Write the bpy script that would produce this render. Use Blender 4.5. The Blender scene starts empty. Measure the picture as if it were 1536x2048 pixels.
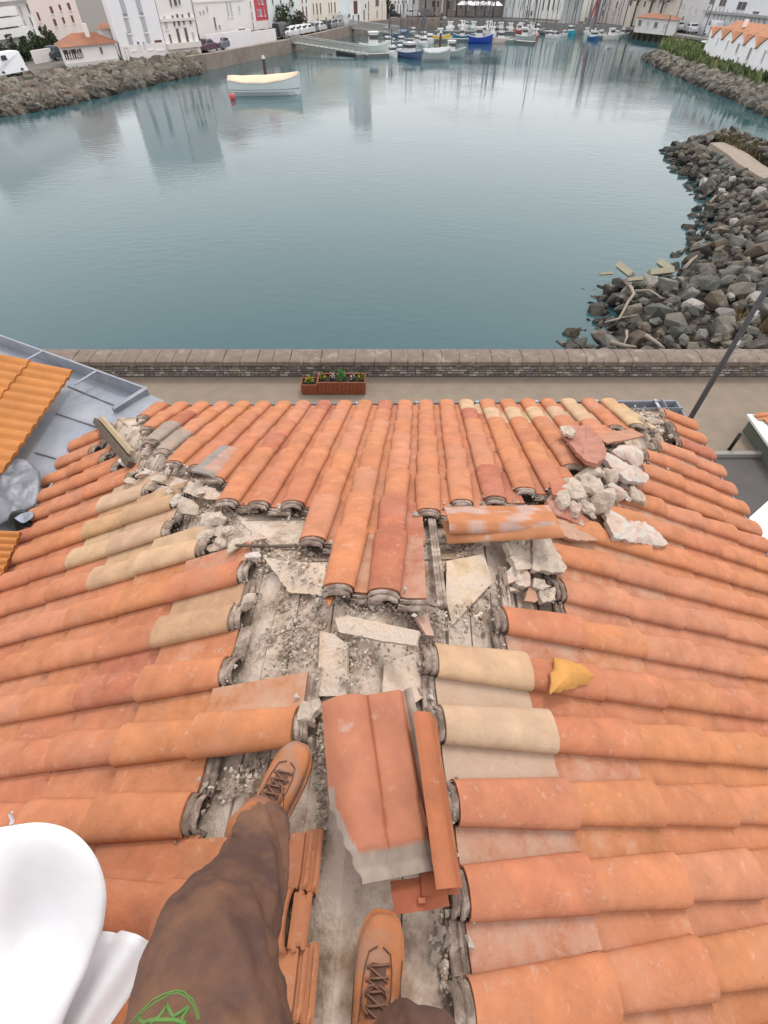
import bpy, bmesh, math, random
from mathutils import Vector as V, Matrix, noise
R = math.radians
random.seed(7)
sc = bpy.context.scene
col = sc.collection

# ---------------------------------------------------------------- camera
CZ = 8.5                                   # metres above the promenade
F_PX, PITCH = 960.0, 48.5
cd = bpy.data.cameras.new('camera'); cam = bpy.data.objects.new('camera', cd); col.objects.link(cam)
cam.location = (0, 0, CZ); cam.rotation_euler = (R(90 - PITCH), 0, 0)
cd.sensor_fit = 'HORIZONTAL'; cd.sensor_width = 36; cd.lens = F_PX / 1536 * 36
cd.clip_start = 0.02; cd.clip_end = 6000
sc.camera = cam
# ---------------------------------------------------------------- sky, sun, exposure
SUN_EL, SUN_AZ = R(58), R(25)
w = bpy.data.worlds.new('World'); sc.world = w; w.use_nodes = True
wn = w.node_tree.nodes; wl = w.node_tree.links; wn.clear()
wo = wn.new('ShaderNodeOutputWorld'); bg = wn.new('ShaderNodeBackground')
sky = wn.new('ShaderNodeTexSky'); sky.sky_type = 'NISHITA'; sky.sun_disc = False
sky.sun_elevation = SUN_EL; sky.sun_rotation = SUN_AZ; sky.air_density = 1.6; sky.dust_density = 6
hs = wn.new('ShaderNodeHueSaturation'); hs.inputs['Saturation'].default_value = 0.22
wm = wn.new('ShaderNodeMixRGB'); wm.inputs[0].default_value = 0.7; wm.inputs[2].default_value = (15.6, 15.4, 15.5, 1)
wl.new(sky.outputs[0], hs.inputs['Color']); wl.new(hs.outputs[0], wm.inputs[1])
wl.new(wm.outputs[0], bg.inputs[0]); bg.inputs[1].default_value = 0.15; wl.new(bg.outputs[0], wo.inputs[0])
sd = bpy.data.lights.new('sun', 'SUN'); sun = bpy.data.objects.new('sun', sd); col.objects.link(sun)
sd.energy = 1.8; sd.angle = R(11); sd.color = (1, .95, .88)
sun.rotation_euler = (R(90) - SUN_EL, 0, -SUN_AZ + math.pi)
sv = V((math.sin(SUN_AZ) * math.cos(SUN_EL), math.cos(SUN_AZ) * math.cos(SUN_EL), math.sin(SUN_EL)))
sun.rotation_euler = sv.to_track_quat('Z', 'Y').to_euler()
sc.view_settings.view_transform = 'Standard'; sc.view_settings.look = 'None'
sc.view_settings.exposure = -0.30; sc.view_settings.gamma = 1
sc.render.engine = 'CYCLES'
sc.cycles.max_bounces = 6
# ---------------------------------------------------------------- helpers
cp, sp = math.cos(R(PITCH)), math.sin(R(PITCH))
CAM = V((0, 0, CZ))
def ray(x, y):
    u = (x - 768) / F_PX; v = (y - 1024) / F_PX
    return V((u, cp - v * sp, -sp - v * cp))
def at(x, y, z):                            # photo pixel -> point at height z
    r = ray(x, y); return CAM + r * ((z - CZ) / r.z)
class Plane:
    """origin, right (across), down (downslope), normal"""
    def __init__(s, o, a, u):
        s.o, s.a, s.u = V(o), V(a).normalized(), V(u).normalized(); s.n = s.a.cross(s.u).normalized()
        if s.n.z < 0: s.n = -s.n
    def hit(s, x, y, off=0.0):
        r = ray(x, y); o = s.o + s.n * off - CAM
        return CAM + r * (o.dot(s.n) / r.dot(s.n))
    def co(s, x, y, off=0.0):
        q = s.hit(x, y, off) - s.o; return q.dot(s.a), q.dot(s.u)
    def pt(s, a, u, z=0.0): return s.o + s.a * a + s.u * u + s.n * z
def frame(o, x, y, z):
    m = Matrix.Identity(4)
    for i, c in enumerate((x, y, z)):
        m[0][i], m[1][i], m[2][i] = c.x, c.y, c.z
    m[0][3], m[1][3], m[2][3] = o.x, o.y, o.z
    return m
def tag(o, label=None, cat=None, group=None, kind=None):
    if label: o['label'] = label
    if cat: o['category'] = cat
    if group: o['group'] = group
    if kind: o['kind'] = kind
    elif cat: o['kind'] = 'thing'
    return o
def empty(name, loc, rz=0, **k):
    o = bpy.data.objects.new(name, None); col.objects.link(o); o.location = loc; o.rotation_euler = (0, 0, rz)
    o.empty_display_size = .2
    return tag(o, **k)
class MB:
    def __init__(s): s.v, s.f, s.c, s.mi, s.cm = [], [], [], [], 0
    def add(s, vs, fs, c=(1, 1, 1, 0)):
        b = len(s.v); s.v += [tuple(p) for p in vs]
        if len(c) and isinstance(c[0], (tuple, list)): s.c += list(c)
        else: s.c += [c] * len(vs)
        s.f += [tuple(b + i for i in f) for f in fs]; s.mi += [s.cm] * len(fs)
    def box(s, c, d, rz=0, M=None, col=(1, 1, 1, 0), top=1.0):
        x, y, z = d[0] / 2, d[1] / 2, d[2] / 2
        vs = [V((a * x * (top if e > 0 else 1), b * y * (top if e > 0 else 1), e * z)) for e in (-1, 1) for b in (-1, 1) for a in (-1, 1)]
        rm = Matrix.Rotation(rz, 3, 'Z'); vs = [rm @ p + V(c) for p in vs]
        if M is not None: vs = [M @ p for p in vs]
        s.add(vs, [(0, 2, 3, 1), (4, 5, 7, 6), (0, 1, 5, 4), (2, 6, 7, 3), (0, 4, 6, 2), (1, 3, 7, 5)], col)
    def prism(s, pts, z0, z1, col=(1, 1, 1, 0)):
        n = len(pts); vs = [(p[0], p[1], z0) for p in pts] + [(p[0], p[1], z1) for p in pts]
        s.add(vs, [tuple(range(n - 1, -1, -1)), tuple(range(n, 2 * n))] + [(i, (i + 1) % n, n + (i + 1) % n, n + i) for i in range(n)], col)
    def tube(s, pts, r, n=8, cap=True, col=(1, 1, 1, 0)):
        pts = [V(p) for p in pts]; rs = r if isinstance(r, (list, tuple)) else [r] * len(pts)
        vs, fs = [], []; ref = V((0, 0, 1))
        for i, p in enumerate(pts):
            t = (pts[min(i + 1, len(pts) - 1)] - pts[max(i - 1, 0)]).normalized()
            rf = ref if abs(t.dot(ref)) < .95 else V((1, 0, 0))
            a = t.cross(rf).normalized(); b = t.cross(a)
            vs += [p + (a * math.cos(2 * math.pi * k / n) + b * math.sin(2 * math.pi * k / n)) * rs[i] for k in range(n)]
        for i in range(len(pts) - 1):
            fs += [(i * n + k, i * n + (k + 1) % n, (i + 1) * n + (k + 1) % n, (i + 1) * n + k) for k in range(n)]
        if cap: fs += [tuple(range(n - 1, -1, -1)), tuple(range((len(pts) - 1) * n, len(pts) * n))]
        s.add(vs, fs, col)
    def loft(s, secs, cap=True, col=(1, 1, 1, 0)):
        n = len(secs[0]); vs = [p for q in secs for p in q]; fs = []
        for i in range(len(secs) - 1):
            fs += [(i * n + k, i * n + (k + 1) % n, (i + 1) * n + (k + 1) % n, (i + 1) * n + k) for k in range(n)]
        if cap: fs += [tuple(range(n - 1, -1, -1)), tuple(range((len(secs) - 1) * n, len(secs) * n))]
        s.add(vs, fs, col)
    def grid(s, rows, col=(1, 1, 1, 0)):
        n = len(rows[0]); vs = [p for q in rows for p in q]
        s.add(vs, [(i * n + k, i * n + k + 1, (i + 1) * n + k + 1, (i + 1) * n + k) for i in range(len(rows) - 1) for k in range(n - 1)], col)
    def build(s, name, mats, parent=None, smooth=False, bevel=0, loc=None, fix=True):
        if not isinstance(mats, (list, tuple)): mats = [mats]
        me = bpy.data.meshes.new(name)
        vs = s.v
        o = bpy.data.objects.new(name, me)
        if loc is not None:
            vs = [(p[0] - loc[0], p[1] - loc[1], p[2] - loc[2]) for p in s.v]; o.location = loc
        me.from_pydata(vs, [], s.f)
        a = me.color_attributes.new('col', 'FLOAT_COLOR', 'POINT')
        flat = [x for c in s.c for x in (c[0], c[1], c[2], c[3] if len(c) > 3 else 0)]
        a.data.foreach_set('color', flat)
        me.polygons.foreach_set('material_index', s.mi)
        if fix:
            bm = bmesh.new(); bm.from_mesh(me); bmesh.ops.recalc_face_normals(bm, faces=bm.faces); bm.to_mesh(me); bm.free()
        if smooth: me.polygons.foreach_set('use_smooth', [True] * len(me.polygons))
        for m in mats: me.materials.append(m)
        col.objects.link(o)
        if parent: o.parent = parent
        if bevel:
            b = o.modifiers.new('bevel', 'BEVEL'); b.width = bevel; b.segments = 2; b.limit_method = 'ANGLE'
        return o
def wparent(o, p):                          # parent a mesh written in world coordinates
    o.parent = p; o.matrix_parent_inverse = p.matrix_basis.inverted(); return o
def lerp(a, b, t): return a + (b - a) * t
def jit(c, k=.1):
    f = 1 + random.uniform(-k, k); return (c[0] * f, c[1] * f * (1 + random.uniform(-k, k) * .3), c[2] * f * (1 + random.uniform(-k, k) * .5), c[3] if len(c) > 3 else 0)
def fbm(p, s=1.0, o=4): return noise.fractal(V(p) * s, 1.0, 2.0, o)
# ---------------------------------------------------------------- materials
def mat(name, c=(.5, .5, .5), rough=.8, var=.25, scale=8, bump=.2, bscale=40, attr=False, metal=0, c2=None, c2s=3, c2t=.55, dust=None, bdist=.01, spec=.3, c2w=.12, k=.62):
    c = tuple(q * k for q in c); c2 = c2 and tuple(q * k for q in c2); dust = dust and tuple(q * k for q in dust)
    m = bpy.data.materials.new(name); m.use_nodes = True; nt = m.node_tree; N = nt.nodes; L = nt.links
    b = N['Principled BSDF']; b.inputs['Roughness'].default_value = rough; b.inputs['Metallic'].default_value = metal
    b.inputs['Specular IOR Level'].default_value = spec
    tc = N.new('ShaderNodeTexCoord'); gp = N.new('ShaderNodeNewGeometry')
    src = gp.outputs['Position']
    def nz(sc_, det=6, rgh=.6):
        n = N.new('ShaderNodeTexNoise'); n.inputs['Scale'].default_value = sc_; n.inputs['Detail'].default_value = det
        n.inputs['Roughness'].default_value = rgh; L.new(src, n.inputs['Vector']); return n.outputs[0]
    def mr(v, a, b_, c_, d_, smooth=False):
        n = N.new('ShaderNodeMapRange'); n.inputs[1].default_value = a; n.inputs[2].default_value = b_; n.inputs[3].default_value = c_; n.inputs[4].default_value = d_
        L.new(v, n.inputs[0]); return n.outputs[0]
    def mix(f, a, b_, mode='MIX'):
        n = N.new('ShaderNodeMixRGB'); n.blend_type = mode
        for s_, q in ((n.inputs[0], f), (n.inputs[1], a), (n.inputs[2], b_)):
            if hasattr(q, 'is_linked'): L.new(q, s_)
            elif isinstance(q, (int, float)): s_.default_value = q
            else: s_.default_value = (q[0], q[1], q[2], 1)
        return n.outputs[0]
    if attr:
        an = N.new('ShaderNodeAttribute'); an.attribute_name = 'col'; base = mix(1.0, an.outputs[0], c, 'MULTIPLY')
    else: base = (c[0], c[1], c[2])
    nn = nz(scale)
    kk = mr(nn, .25, .75, 1 - var, 1 + var)
    cb = N.new('ShaderNodeCombineXYZ')
    for i in range(3): L.new(kk, cb.inputs[i])
    cc = mix(1.0, base, cb.outputs[0], 'MULTIPLY')
    if c2 is not None:
        f2 = mr(nz(c2s, 8, .65), c2t - c2w / 2, c2t + c2w / 2, 0, 1); cc = mix(f2, cc, c2)
    if dust is not None:
        ad = N.new('ShaderNodeMath'); ad.operation = 'ADD'; L.new(nz(9, 10, .7), ad.inputs[0]); L.new(an.outputs['Alpha'], ad.inputs[1])
        fd = mr(ad.outputs[0], .84, 1.16, 0, .8); cc = mix(fd, cc, dust)
        st = mr(nz(3.3, 10, .72), .50, .66, 0, .42); cc = mix(st, cc, (.40, .20, .13))
        st2 = mr(nz(26, 9, .75), .57, .68, 0, .45); cc = mix(st2, cc, (.50, .36, .28))
        st3 = mr(nz(14, 9, .78), .63, .72, 0, .6); cc = mix(st3, cc, (.17, .12, .09))
        sp_ = mr(nz(120, 3, .6), 0.67, .73, 0, .18); cc = mix(sp_, cc, (.75, .6, .5))
        s2 = mr(nz(75, 3, .6), .69, .74, 0, .5); cc = mix(s2, cc, (.12, .07, .05))
    L.new(cc, b.inputs['Base Color'])
    if bump:
        bn = N.new('ShaderNodeBump'); bn.inputs['Strength'].default_value = bump; bn.inputs['Distance'].default_value = bdist
        L.new(nz(bscale, 6, .65), bn.inputs['Height']); L.new(bn.outputs[0], b.inputs['Normal'])
    return m
M = {}
M['clay'] = mat('clay', (1, 1, 1), .8, .22, 9, .5, 55, attr=True, dust=(.60, .45, .35), bdist=.006, k=0.64)
M['clay_plain'] = mat('clay_plain', (1, 1, 1), .75, .2, 9, .3, 50, attr=True, c2=(.66, .50, .42), c2s=7, c2t=.66, bdist=.006, k=.62)
M['clay_fine'] = mat('clay_fine', (.68, .27, .075), .75, .18, 5, .15, 90, k=0.58)
M['old_lip'] = mat('old_lip', (.42, .31, .25), .85, .4, 14, .9, 45, c2=(.74, .60, .51), c2s=14, c2t=.55)
M['deck'] = mat('deck', (1.85, 1.50, 1.24), .92, .38, 9, .9, 45, attr=True, c2=(.86, .70, .58), c2s=4.5, c2t=.47, c2w=.16, bdist=.014)
M['mortar'] = mat('mortar', (.72, .59, .48), .92, .25, 22, .8, 70, c2=(.50, .39, .31), c2s=12, c2t=.6, bdist=.01)
M['mortar_pink'] = mat('mortar_pink', (.76, .56, .46), .9, .25, 14, .7, 60, c2=(.78, .70, .63), c2s=9, c2t=.5, bdist=.01)
M['stones'] = mat('stones', (1, 1, 1), .9, .2, 30, .3, 90, attr=True)
M['zinc'] = mat('zinc', (.40, .44, .52), .45, .15, 3, .1, 30, metal=.35, c2=(.56, .56, .60), c2s=2.2, c2t=.55, c2w=.25)
M['zinc_old'] = mat('zinc_old', (.20, .21, .24), .5, .3, 9, .3, 30, metal=.4, c2=(.34, .35, .39), c2s=6, c2t=.5, c2w=.15)
M['wood'] = mat('wood', (.46, .36, .25), .8, .2, 20, .3, 60)
M['wood_dark'] = mat('wood_dark', (.16, .12, .09), .85, .3, 20, .4, 60)
M['planter'] = mat('planter', (.20, .055, .025), .6, .2, 12, .2, 40, k=0.9)
M['soil'] = mat('soil', (.05, .035, .025), .95, .3, 30, .8, 60)
M['leaf'] = mat('leaf', (1, 1, 1), .7, .2, 20, 0, 10, attr=True, k=0.8)
M['cope'] = mat('cope', (.27, .21, .175), .9, .25, 4, .5, 30, attr=False, c2=(.40, .33, .28), c2s=2.5, c2t=.6, c2w=.1, bdist=.02)
M['brickw'] = mat('brickw', (1, 1, 1), .9, .3, 14, .6, 60, attr=True, bdist=.015)
M['joint'] = mat('joint', (.13, .10, .085), .95, .3, 20, .3, 40)
M['prom'] = mat('prom', (.31, .245, .185), .9, .22, 2.2, .9, 35, c2=(.37, .30, .24), c2s=120, c2t=.52, c2w=.2, bdist=.01)
M['asphalt'] = mat('asphalt', (.13, .12, .115), .9, .12, 2, .4, 80, bdist=.01)
M['rock'] = mat('rock', (1, 1, 1), .88, .3, 2.2, .8, 7, attr=True, c2=(.30, .28, .24), c2s=1.6, c2t=.6, c2w=.12, bdist=.06, k=0.62)
M['rock_bed'] = mat('rock_bed', (.09, .08, .07), .95, .4, 1.5, .8, 6, bdist=.1)
M['wallw'] = mat('wallw', (1, 1, 1), .85, .04, .6, 0, 10, attr=True, k=.95)
M['glassd'] = mat('glassd', (.08, .08, .09), .15, .2, 2, 0, 10, spec=.6, k=0.8)
M['shutter'] = mat('shutter', (1, 1, 1), .7, .1, 3, 0, 10, attr=True, k=0.75)
M['rooftile'] = mat('rooftile', (.50, .20, .11), .85, .22, 1.2, .4, 4, bdist=.05, c2=(.36, .2, .14), c2s=.5, c2t=.52, c2w=.2, k=0.62)
M['paint'] = mat('paint', (1, 1, 1), .35, .03, 2, 0, 10, attr=True, spec=.5, k=0.8)
M['tyre'] = mat('tyre', (.02, .02, .02), .8, .1, 5, 0, k=1)
M['grass'] = mat('grass', (1, 1, 1), .85, .25, 1.5, 0, 10, attr=True, k=0.8)
M['quay'] = mat('quay', (.30, .24, .20), .92, .25, .8, .5, 5, c2=(.40, .33, .28), c2s=.5, c2t=.5, c2w=.25, bdist=.08, k=0.75)
M['concrete'] = mat('concrete', (.38, .36, .34), .9, .15, 1, .2, 10)
M['metal_grey'] = mat('metal_grey', (.17, .17, .19), .5, .15, 5, 0, metal=.3, k=0.8)
M['white_sheet'] = mat('white_sheet', (.80, .79, .81), .95, .05, 9, .15, 300, spec=.04, k=.90)
M['black'] = mat('black', (.015, .015, .016), .45, .1, 5, 0, k=1)
M['land'] = mat('land', (.22, .20, .18), .95, .15, .3, .2, 3)
# ================================================================ SETTING
Z_W = -1.35
wat = bpy.data.materials.new('water'); wat.use_nodes = True
N = wat.node_tree.nodes; L = wat.node_tree.links; b = N['Principled BSDF']
b.inputs['Base Color'].default_value = (.030, .080, .092, 1); b.inputs['Roughness'].default_value = .06; b.inputs['IOR'].default_value = 1.33
g = N.new('ShaderNodeNewGeometry')
mp = N.new('ShaderNodeMapping'); mp.inputs['Scale'].default_value = (.55, 1.0, 1.0); mp.inputs['Rotation'].default_value = (0, 0, R(-28)); L.new(g.outputs['Position'], mp.inputs[0])
n1 = N.new('ShaderNodeTexNoise'); n1.inputs['Scale'].default_value = 2.0; n1.inputs['Detail'].default_value = 5; n1.inputs['Roughness'].default_value = .55; L.new(mp.outputs[0], n1.inputs[0])
n2 = N.new('ShaderNodeTexNoise'); n2.inputs['Scale'].default_value = .09; n2.inputs['Detail'].default_value = 3; L.new(g.outputs['Position'], n2.inputs[0])
mr_ = N.new('ShaderNodeMapRange'); mr_.inputs[1].default_value = .38; mr_.inputs[2].default_value = .62; mr_.inputs[3].default_value = .15; mr_.inputs[4].default_value = 1; L.new(n2.outputs[0], mr_.inputs[0])
mm = N.new('ShaderNodeMath'); mm.operation = 'MULTIPLY'; L.new(n1.outputs[0], mm.inputs[0]); L.new(mr_.outputs[0], mm.inputs[1])
bp = N.new('ShaderNodeBump'); bp.inputs['Strength'].default_value = .6; bp.inputs['Distance'].default_value = .035; L.new(mm.outputs[0], bp.inputs['Height']); L.new(bp.outputs[0], b.inputs['Normal'])
m = MB(); m.add([(-2500, -400, Z_W), (2500, -400, Z_W), (2500, 4000, Z_W), (-2500, 4000, Z_W)], [(0, 1, 2, 3)])
tag(m.build('water', wat), kind='structure')
WALL_Y = 13.2
m = MB(); m.prism([(-60, -60), (60, -60), (60, WALL_Y + .8), (-60, WALL_Y + .8)], -4, -.02); tag(m.build('ground', M['concrete']), kind='structure')
m = MB(); m.add([(-60, -4, 0), (60, -4, 0), (60, WALL_Y, 0), (-60, WALL_Y, 0)], [(0, 1, 2, 3)]); tag(m.build('promenade', M['prom']), kind='structure')
ra = at(1400, 915, 0); 
m = MB(); m.add([(4.0, -40, .005), (60, -40, .005), (60, ra.y, .005), (4.0, ra.y, .005)], [(0, 1, 2, 3)]); tag(m.build('road', M['asphalt']), kind='structure')
# ---------------------------------------------------------------- sea wall
wall = empty('sea_wall', (0, WALL_Y, 0), label='long low brick sea wall with rounded stone coping along the promenade', cat='wall')
WH, WT = .56, .66
m = MB(); m.box((0, WALL_Y + WT / 2 + .02, (WH - .12) / 2 - 1.5), (100, WT - .06, WH - .12 + 3)); wparent(m.build('core', M['joint']), wall)
m = MB(); x = -24
rows = 5; bh = (WH - .14) / rows
for r_ in range(rows):
    x = -24 - random.random() * .2
    while x < 24:
        bw = random.uniform(.11, .26); c = jit((.30, .26, .23, 0), .3) if random.random() < .8 else (.56, .51, .45, 0)
        if r_ > 2: c = tuple(q * 1.1 for q in c)
        m.box((x + bw / 2, WALL_Y + .045 - random.uniform(0, .012), r_ * bh + bh / 2 + .01), (bw - .018, .06, bh - .026 - random.uniform(0, .014)), col=c); x += bw
wparent(m.build('brick_face', M['brickw'], bevel=.006), wall)
m = MB(); x = -24
while x < 24:
    bw = random.uniform(.42, .62) if x < 2 or x > 6 else random.uniform(.4, .55)
    prof = []
    for k in range(9):
        t = k / 8; prof.append((-.05 + t * (WT + .1), WH - .01 + .05 * math.sin(math.pi * t) ** .6))
    prof += [(WT + .05, WH - .14), (-.05, WH - .14)]
    z_ = random.uniform(-.006, .006)
    bend = random.uniform(.01, .035)
    def sec(xx): return [V((xx + (bend * math.sin(math.pi * (p[0]) / WT) if True else 0), WALL_Y + p[0], p[1] + z_)) for p in prof]
    m.loft([sec(x + .006), sec(x + bw - .006)], col=jit((1, 1, 1, 0), .08)); x += bw
wparent(m.build('coping', M['cope'], bevel=.01), wall)
# ---------------------------------------------------------------- land across the water
def P2(pts, z=0): return [(lambda p: (p.x, p.y))(at(x, y, z)) for x, y in pts]
quay_line = [(-400, 215), (0, 164), (130, 144), (250, 128), (400, 110), (500, 92), (577, 79)]
m = MB(); q = P2(quay_line) + P2([(640, 66), (697, 52), (735, 43), (880, 35), (1000, 37), (1120, 45), (1250, 50), (1400, 66), (1640, 84)])
m.prism(q + [(900, 150), (900, 900), (-900, 900), (-900, 60)], -5, -.01)
tag(m.build('land', M['land']), kind='structure')
m = MB(); q2 = P2([(-400, 214), (0, 163), (130, 143), (250, 127)]); q3 = P2([(250, 118), (130, 132), (0, 150), (-400, 190)])
m.add([(p[0], p[1], .01) for p in q2 + q3], [(0, 1, 6, 7), (1, 2, 5, 6), (2, 3, 4, 5)]); tag(m.build('road', M['asphalt']), kind='structure')
# masonry quay wall, left
def thick_wall(name, pts, z0, z1, t, matl, **k):
    P = [at(x, y, z1) for x, y in pts]; o = empty(name, (P[0].x, P[0].y, 0), **k); m = MB()
    n = len(P); front = []; back = []
    for i, p in enumerate(P):
        d = (P[min(i + 1, n - 1)] - P[max(i - 1, 0)]); d.z = 0; d.normalize(); s = V((d.y, -d.x, 0))
        front.append(p + s * .25); back.append(p - s * t)
    for i in range(n - 1):
        a, b_, c, e = front[i], front[i + 1], back[i + 1], back[i]
        vs = [(q.x, q.y, z0) for q in (a, b_, c, e)] + [(q.x, q.y, z1) for q in (a, b_, c, e)]
        m.add(vs, [(0, 3, 2, 1), (4, 5, 6, 7), (0, 1, 5, 4), (2, 3, 7, 6), (3, 0, 4, 7), (1, 2, 6, 5)])
    wparent(m.build('masonry', matl), o); return o
thick_wall('quay_wall', [(372, 113), (430, 105), (500, 92), (577, 79)], -3, .35, .6, M['quay'], label='brown masonry quay wall below the parked cars on the left bank', cat='quay wall')
thick_wall('quay_wall', [(578, 78), (640, 65), (697, 51)], -3, .3, .6, M['quay'], label='brown quay wall section rising just behind the grey gangway', cat='quay wall')
thick_wall('quay_wall', [(698, 51), (735, 43), (800, 37), (880, 36)], -3, .3, .6, M['quay'], label='far grey brown quay wall behind the moored dinghies and second gangway', cat='quay wall')
thick_wall('quay_wall', [(885, 37), (1000, 38), (1120, 46), (1245, 51)], -3, .2, .6, M['concrete'], label='far concrete quay edge behind the fishing boats', cat='quay wall')
# ---------------------------------------------------------------- rocks
def hullrock(rng, n=15, sx=1, sy=.8, sz=.72):
    bm = bmesh.new()
    for i in range(n):
        z = 1 - 2 * (i + .5) / n; r = math.sqrt(1 - z * z); a = i * 2.39996 + rng.uniform(-.6, .6); k = rng.uniform(.72, 1.18)
        bm.verts.new((r * math.cos(a) * sx * k, r * math.sin(a) * sy * k, z * sz * k))
    h = bmesh.ops.convex_hull(bm, input=bm.verts)
    bmesh.ops.delete(bm, geom=[e for e in h['geom_interior'] if isinstance(e, bmesh.types.BMVert)], context='VERTS')
    bm.verts.index_update(); vs = [v.co.copy() for v in bm.verts]; fs = [tuple(v.index for v in f.verts) for f in bm.faces]; bm.free()
    return vs, fs
rng = random.Random(3)
HR = [hullrock(rng, rng.choice([10, 11, 13, 15])) for _ in range(14)]
HS = [hullrock(rng, 9, 1, .8, .6) for _ in range(8)]
def rotm(rg, tilt=.6): return (Matrix.Rotation(rg.uniform(0, 6.28), 3, 'Z') @ Matrix.Rotation(rg.uniform(-tilt, tilt), 3, 'X') @ Matrix.Rotation(rg.uniform(-tilt, tilt), 3, 'Y'))
def inpoly(x, y, poly):
    c = False; j = len(poly) - 1
    for i in range(len(poly)):
        xi, yi = poly[i]; xj, yj = poly[j]
        if (yi > y) != (yj > y) and x < (xj - xi) * (y - yi) / (yj - yi) + xi: c = not c
        j = i
    return c
def segdist(x, y, line):
    best = 1e9
    for (ax, ay), (bx, by) in zip(line[:-1], line[1:]):
        dx, dy = bx - ax, by - ay; t = max(0, min(1, ((x - ax) * dx + (y - ay) * dy) / (dx * dx + dy * dy)))
        best = min(best, math.hypot(x - ax - dx * t, y - ay - dy * t))
    return best
shore = P2([(1080, 720), (1105, 697), (1135, 660), (1165, 640), (1178, 600), (1172, 578), (1205, 562), (1270, 560), (1335, 545), (1350, 520), (1368, 470), (1378, 430), (1398, 402), (1372, 385), (1352, 350), (1326, 320), (1322, 302), (1340, 292), (1390, 276), (1450, 268), (1500, 280), (1560, 310), (1700, 372)], Z_W)
reg = shore + [(75, 52), (75, 14.1), (shore[0][0], 14.1)]
pathc = P2([(1440, 288), (1475, 310), (1500, 330), (1536, 352), (1700, 430)], -.3)
def bankz(x, y):
    d = segdist(x, y, shore); z = Z_W - .25 + d * .42
    return min(z, -.12 + .12 * math.sin(x * .9) * math.cos(y * .7))
# bed under the rocks
m = MB(); g_ = 1.2; xs = [4 + i * g_ for i in range(52)]; ys = [13.8 + i * g_ for i in range(36)]
idx = {}; vs = []; fs = []
for j, y in enumerate(ys):
    for i, x in enumerate(xs):
        z = bankz(x, y) - .35 if inpoly(x, y, reg) else -3.2
        vs.append((x, y, z))
nx = len(xs)
fs = [(j * nx + i, j * nx + i + 1, (j + 1) * nx + i + 1, (j + 1) * nx + i) for j in range(len(ys) - 1) for i in range(nx - 1)]
m.add(vs, fs); tag(m.build('breakwater_bed', M['rock_bed']), kind='structure')
m = MB(); P = [V((x, y, -.24)) for x, y in pathc]; rr = []
for i, p in enumerate(P):
    d = (P[min(i + 1, len(P) - 1)] - P[max(i - 1, 0)]).normalized(); s = V((d.y, -d.x, 0)); rr.append([p + s * .95 - V((0, 0, .7)), p + s * .75, p + s * .3 + V((0, 0, .04)), p - s * .3 + V((0, 0, .04)), p - s * .75, p - s * .95 - V((0, 0, .7))])
m.grid(rr); tag(m.build('path', mat('path_sand', (.42, .34, .28), .95, .15, 3, .4, 30)), kind='structure')
pts = []; tries = 0
cell = {}
while tries < 36000:
    tries += 1
    x = rng.uniform(6, 48); y = rng.uniform(14.1, 60)
    if not inpoly(x, y, reg): continue
    if segdist(x, y, pathc) < 1.25: continue
    d = segdist(x, y, shore); s = rng.choice([rng.uniform(.22, .38), rng.uniform(.34, .52), rng.uniform(.48, .66)]) * (1.15 if rng.random() < .12 else 1) * (1.0 if y < 30 else .92)
    ok = True; ci, cj = int(x), int(y)
    for a in (-1, 0, 1):
        for b2 in (-1, 0, 1):
            for (px_, py_, ps) in cell.get((ci + a, cj + b2), ()):
                if (px_ - x) ** 2 + (py_ - y) ** 2 < (.72 * (s + ps)) ** 2: ok = False; break
            if not ok: break
        if not ok: break
    if ok: pts.append((x, y, s, d)); cell.setdefault((ci, cj), []).append((x, y, s))
def vis(x, y):
    # project
    rel = V((x, y, -1)) - CAM; dep = rel.y * cp - rel.z * sp; 
    return 768 + F_PX * rel.x / dep, 1024 + F_PX * (-rel.y * sp - rel.z * cp) / dep, dep
def rockcol(d, rg):
    c = rg.choice([(.17, .165, .14), (.22, .205, .17), (.14, .135, .12), (.26, .23, .18), (.21, .17, .125), (.29, .28, .25), (.17, .18, .155), (.13, .115, .10)])
    if rg.random() < .035 and d > 1: c = (.66, .62, .56)
    if d < 1.6: c = tuple(q * lerp(.28, .8, d / 1.6) for q in c)      # wet, weed-dark stones near the tide line
    return (c[0] * .82, c[1] * .80, c[2] * .80, 0)
protos = []
big = sorted([p for p in pts if -60 < vis(p[0], p[1])[0] < 1590 and 250 < vis(p[0], p[1])[1] < 712], key=lambda p: -p[2] / vis(p[0], p[1])[2])[:290]
bigset = set((p[0], p[1]) for p in big)
meshes = {}
for (x, y, s, d) in big:
    k = rng.randrange(14); wet = 'wet' if d < 1.1 else 'dry'; cc = rockcol(d, rng); key = (k, wet, rng.randrange(3))
    if key not in meshes:
        mb = MB(); mb.add(HR[k][0], HR[k][1], cc); o = mb.build('rock', M['rock']); bv = bmesh.new(); bv.from_mesh(o.data); bmesh.ops.bevel(bv, geom=bv.edges[:], offset=.025, segments=1, affect='EDGES'); bv.to_mesh(o.data); bv.free()
        meshes[key] = o
    else:
        o = meshes[key].copy(); col.objects.link(o)
    o.location = (x, y, bankz(x, y) + s * .1); o.scale = (s, s, s); o.rotation_euler = rotm(rng).to_euler()
    if wet == 'wet': tag(o, 'dark wet boulder at the water line of the near breakwater', 'rock', 'wet boulders of the near breakwater')
    else: tag(o, 'grey dry boulder among the piled stones of the near breakwater', 'rock', 'dry boulders of the near breakwater')
m = MB()
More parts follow.
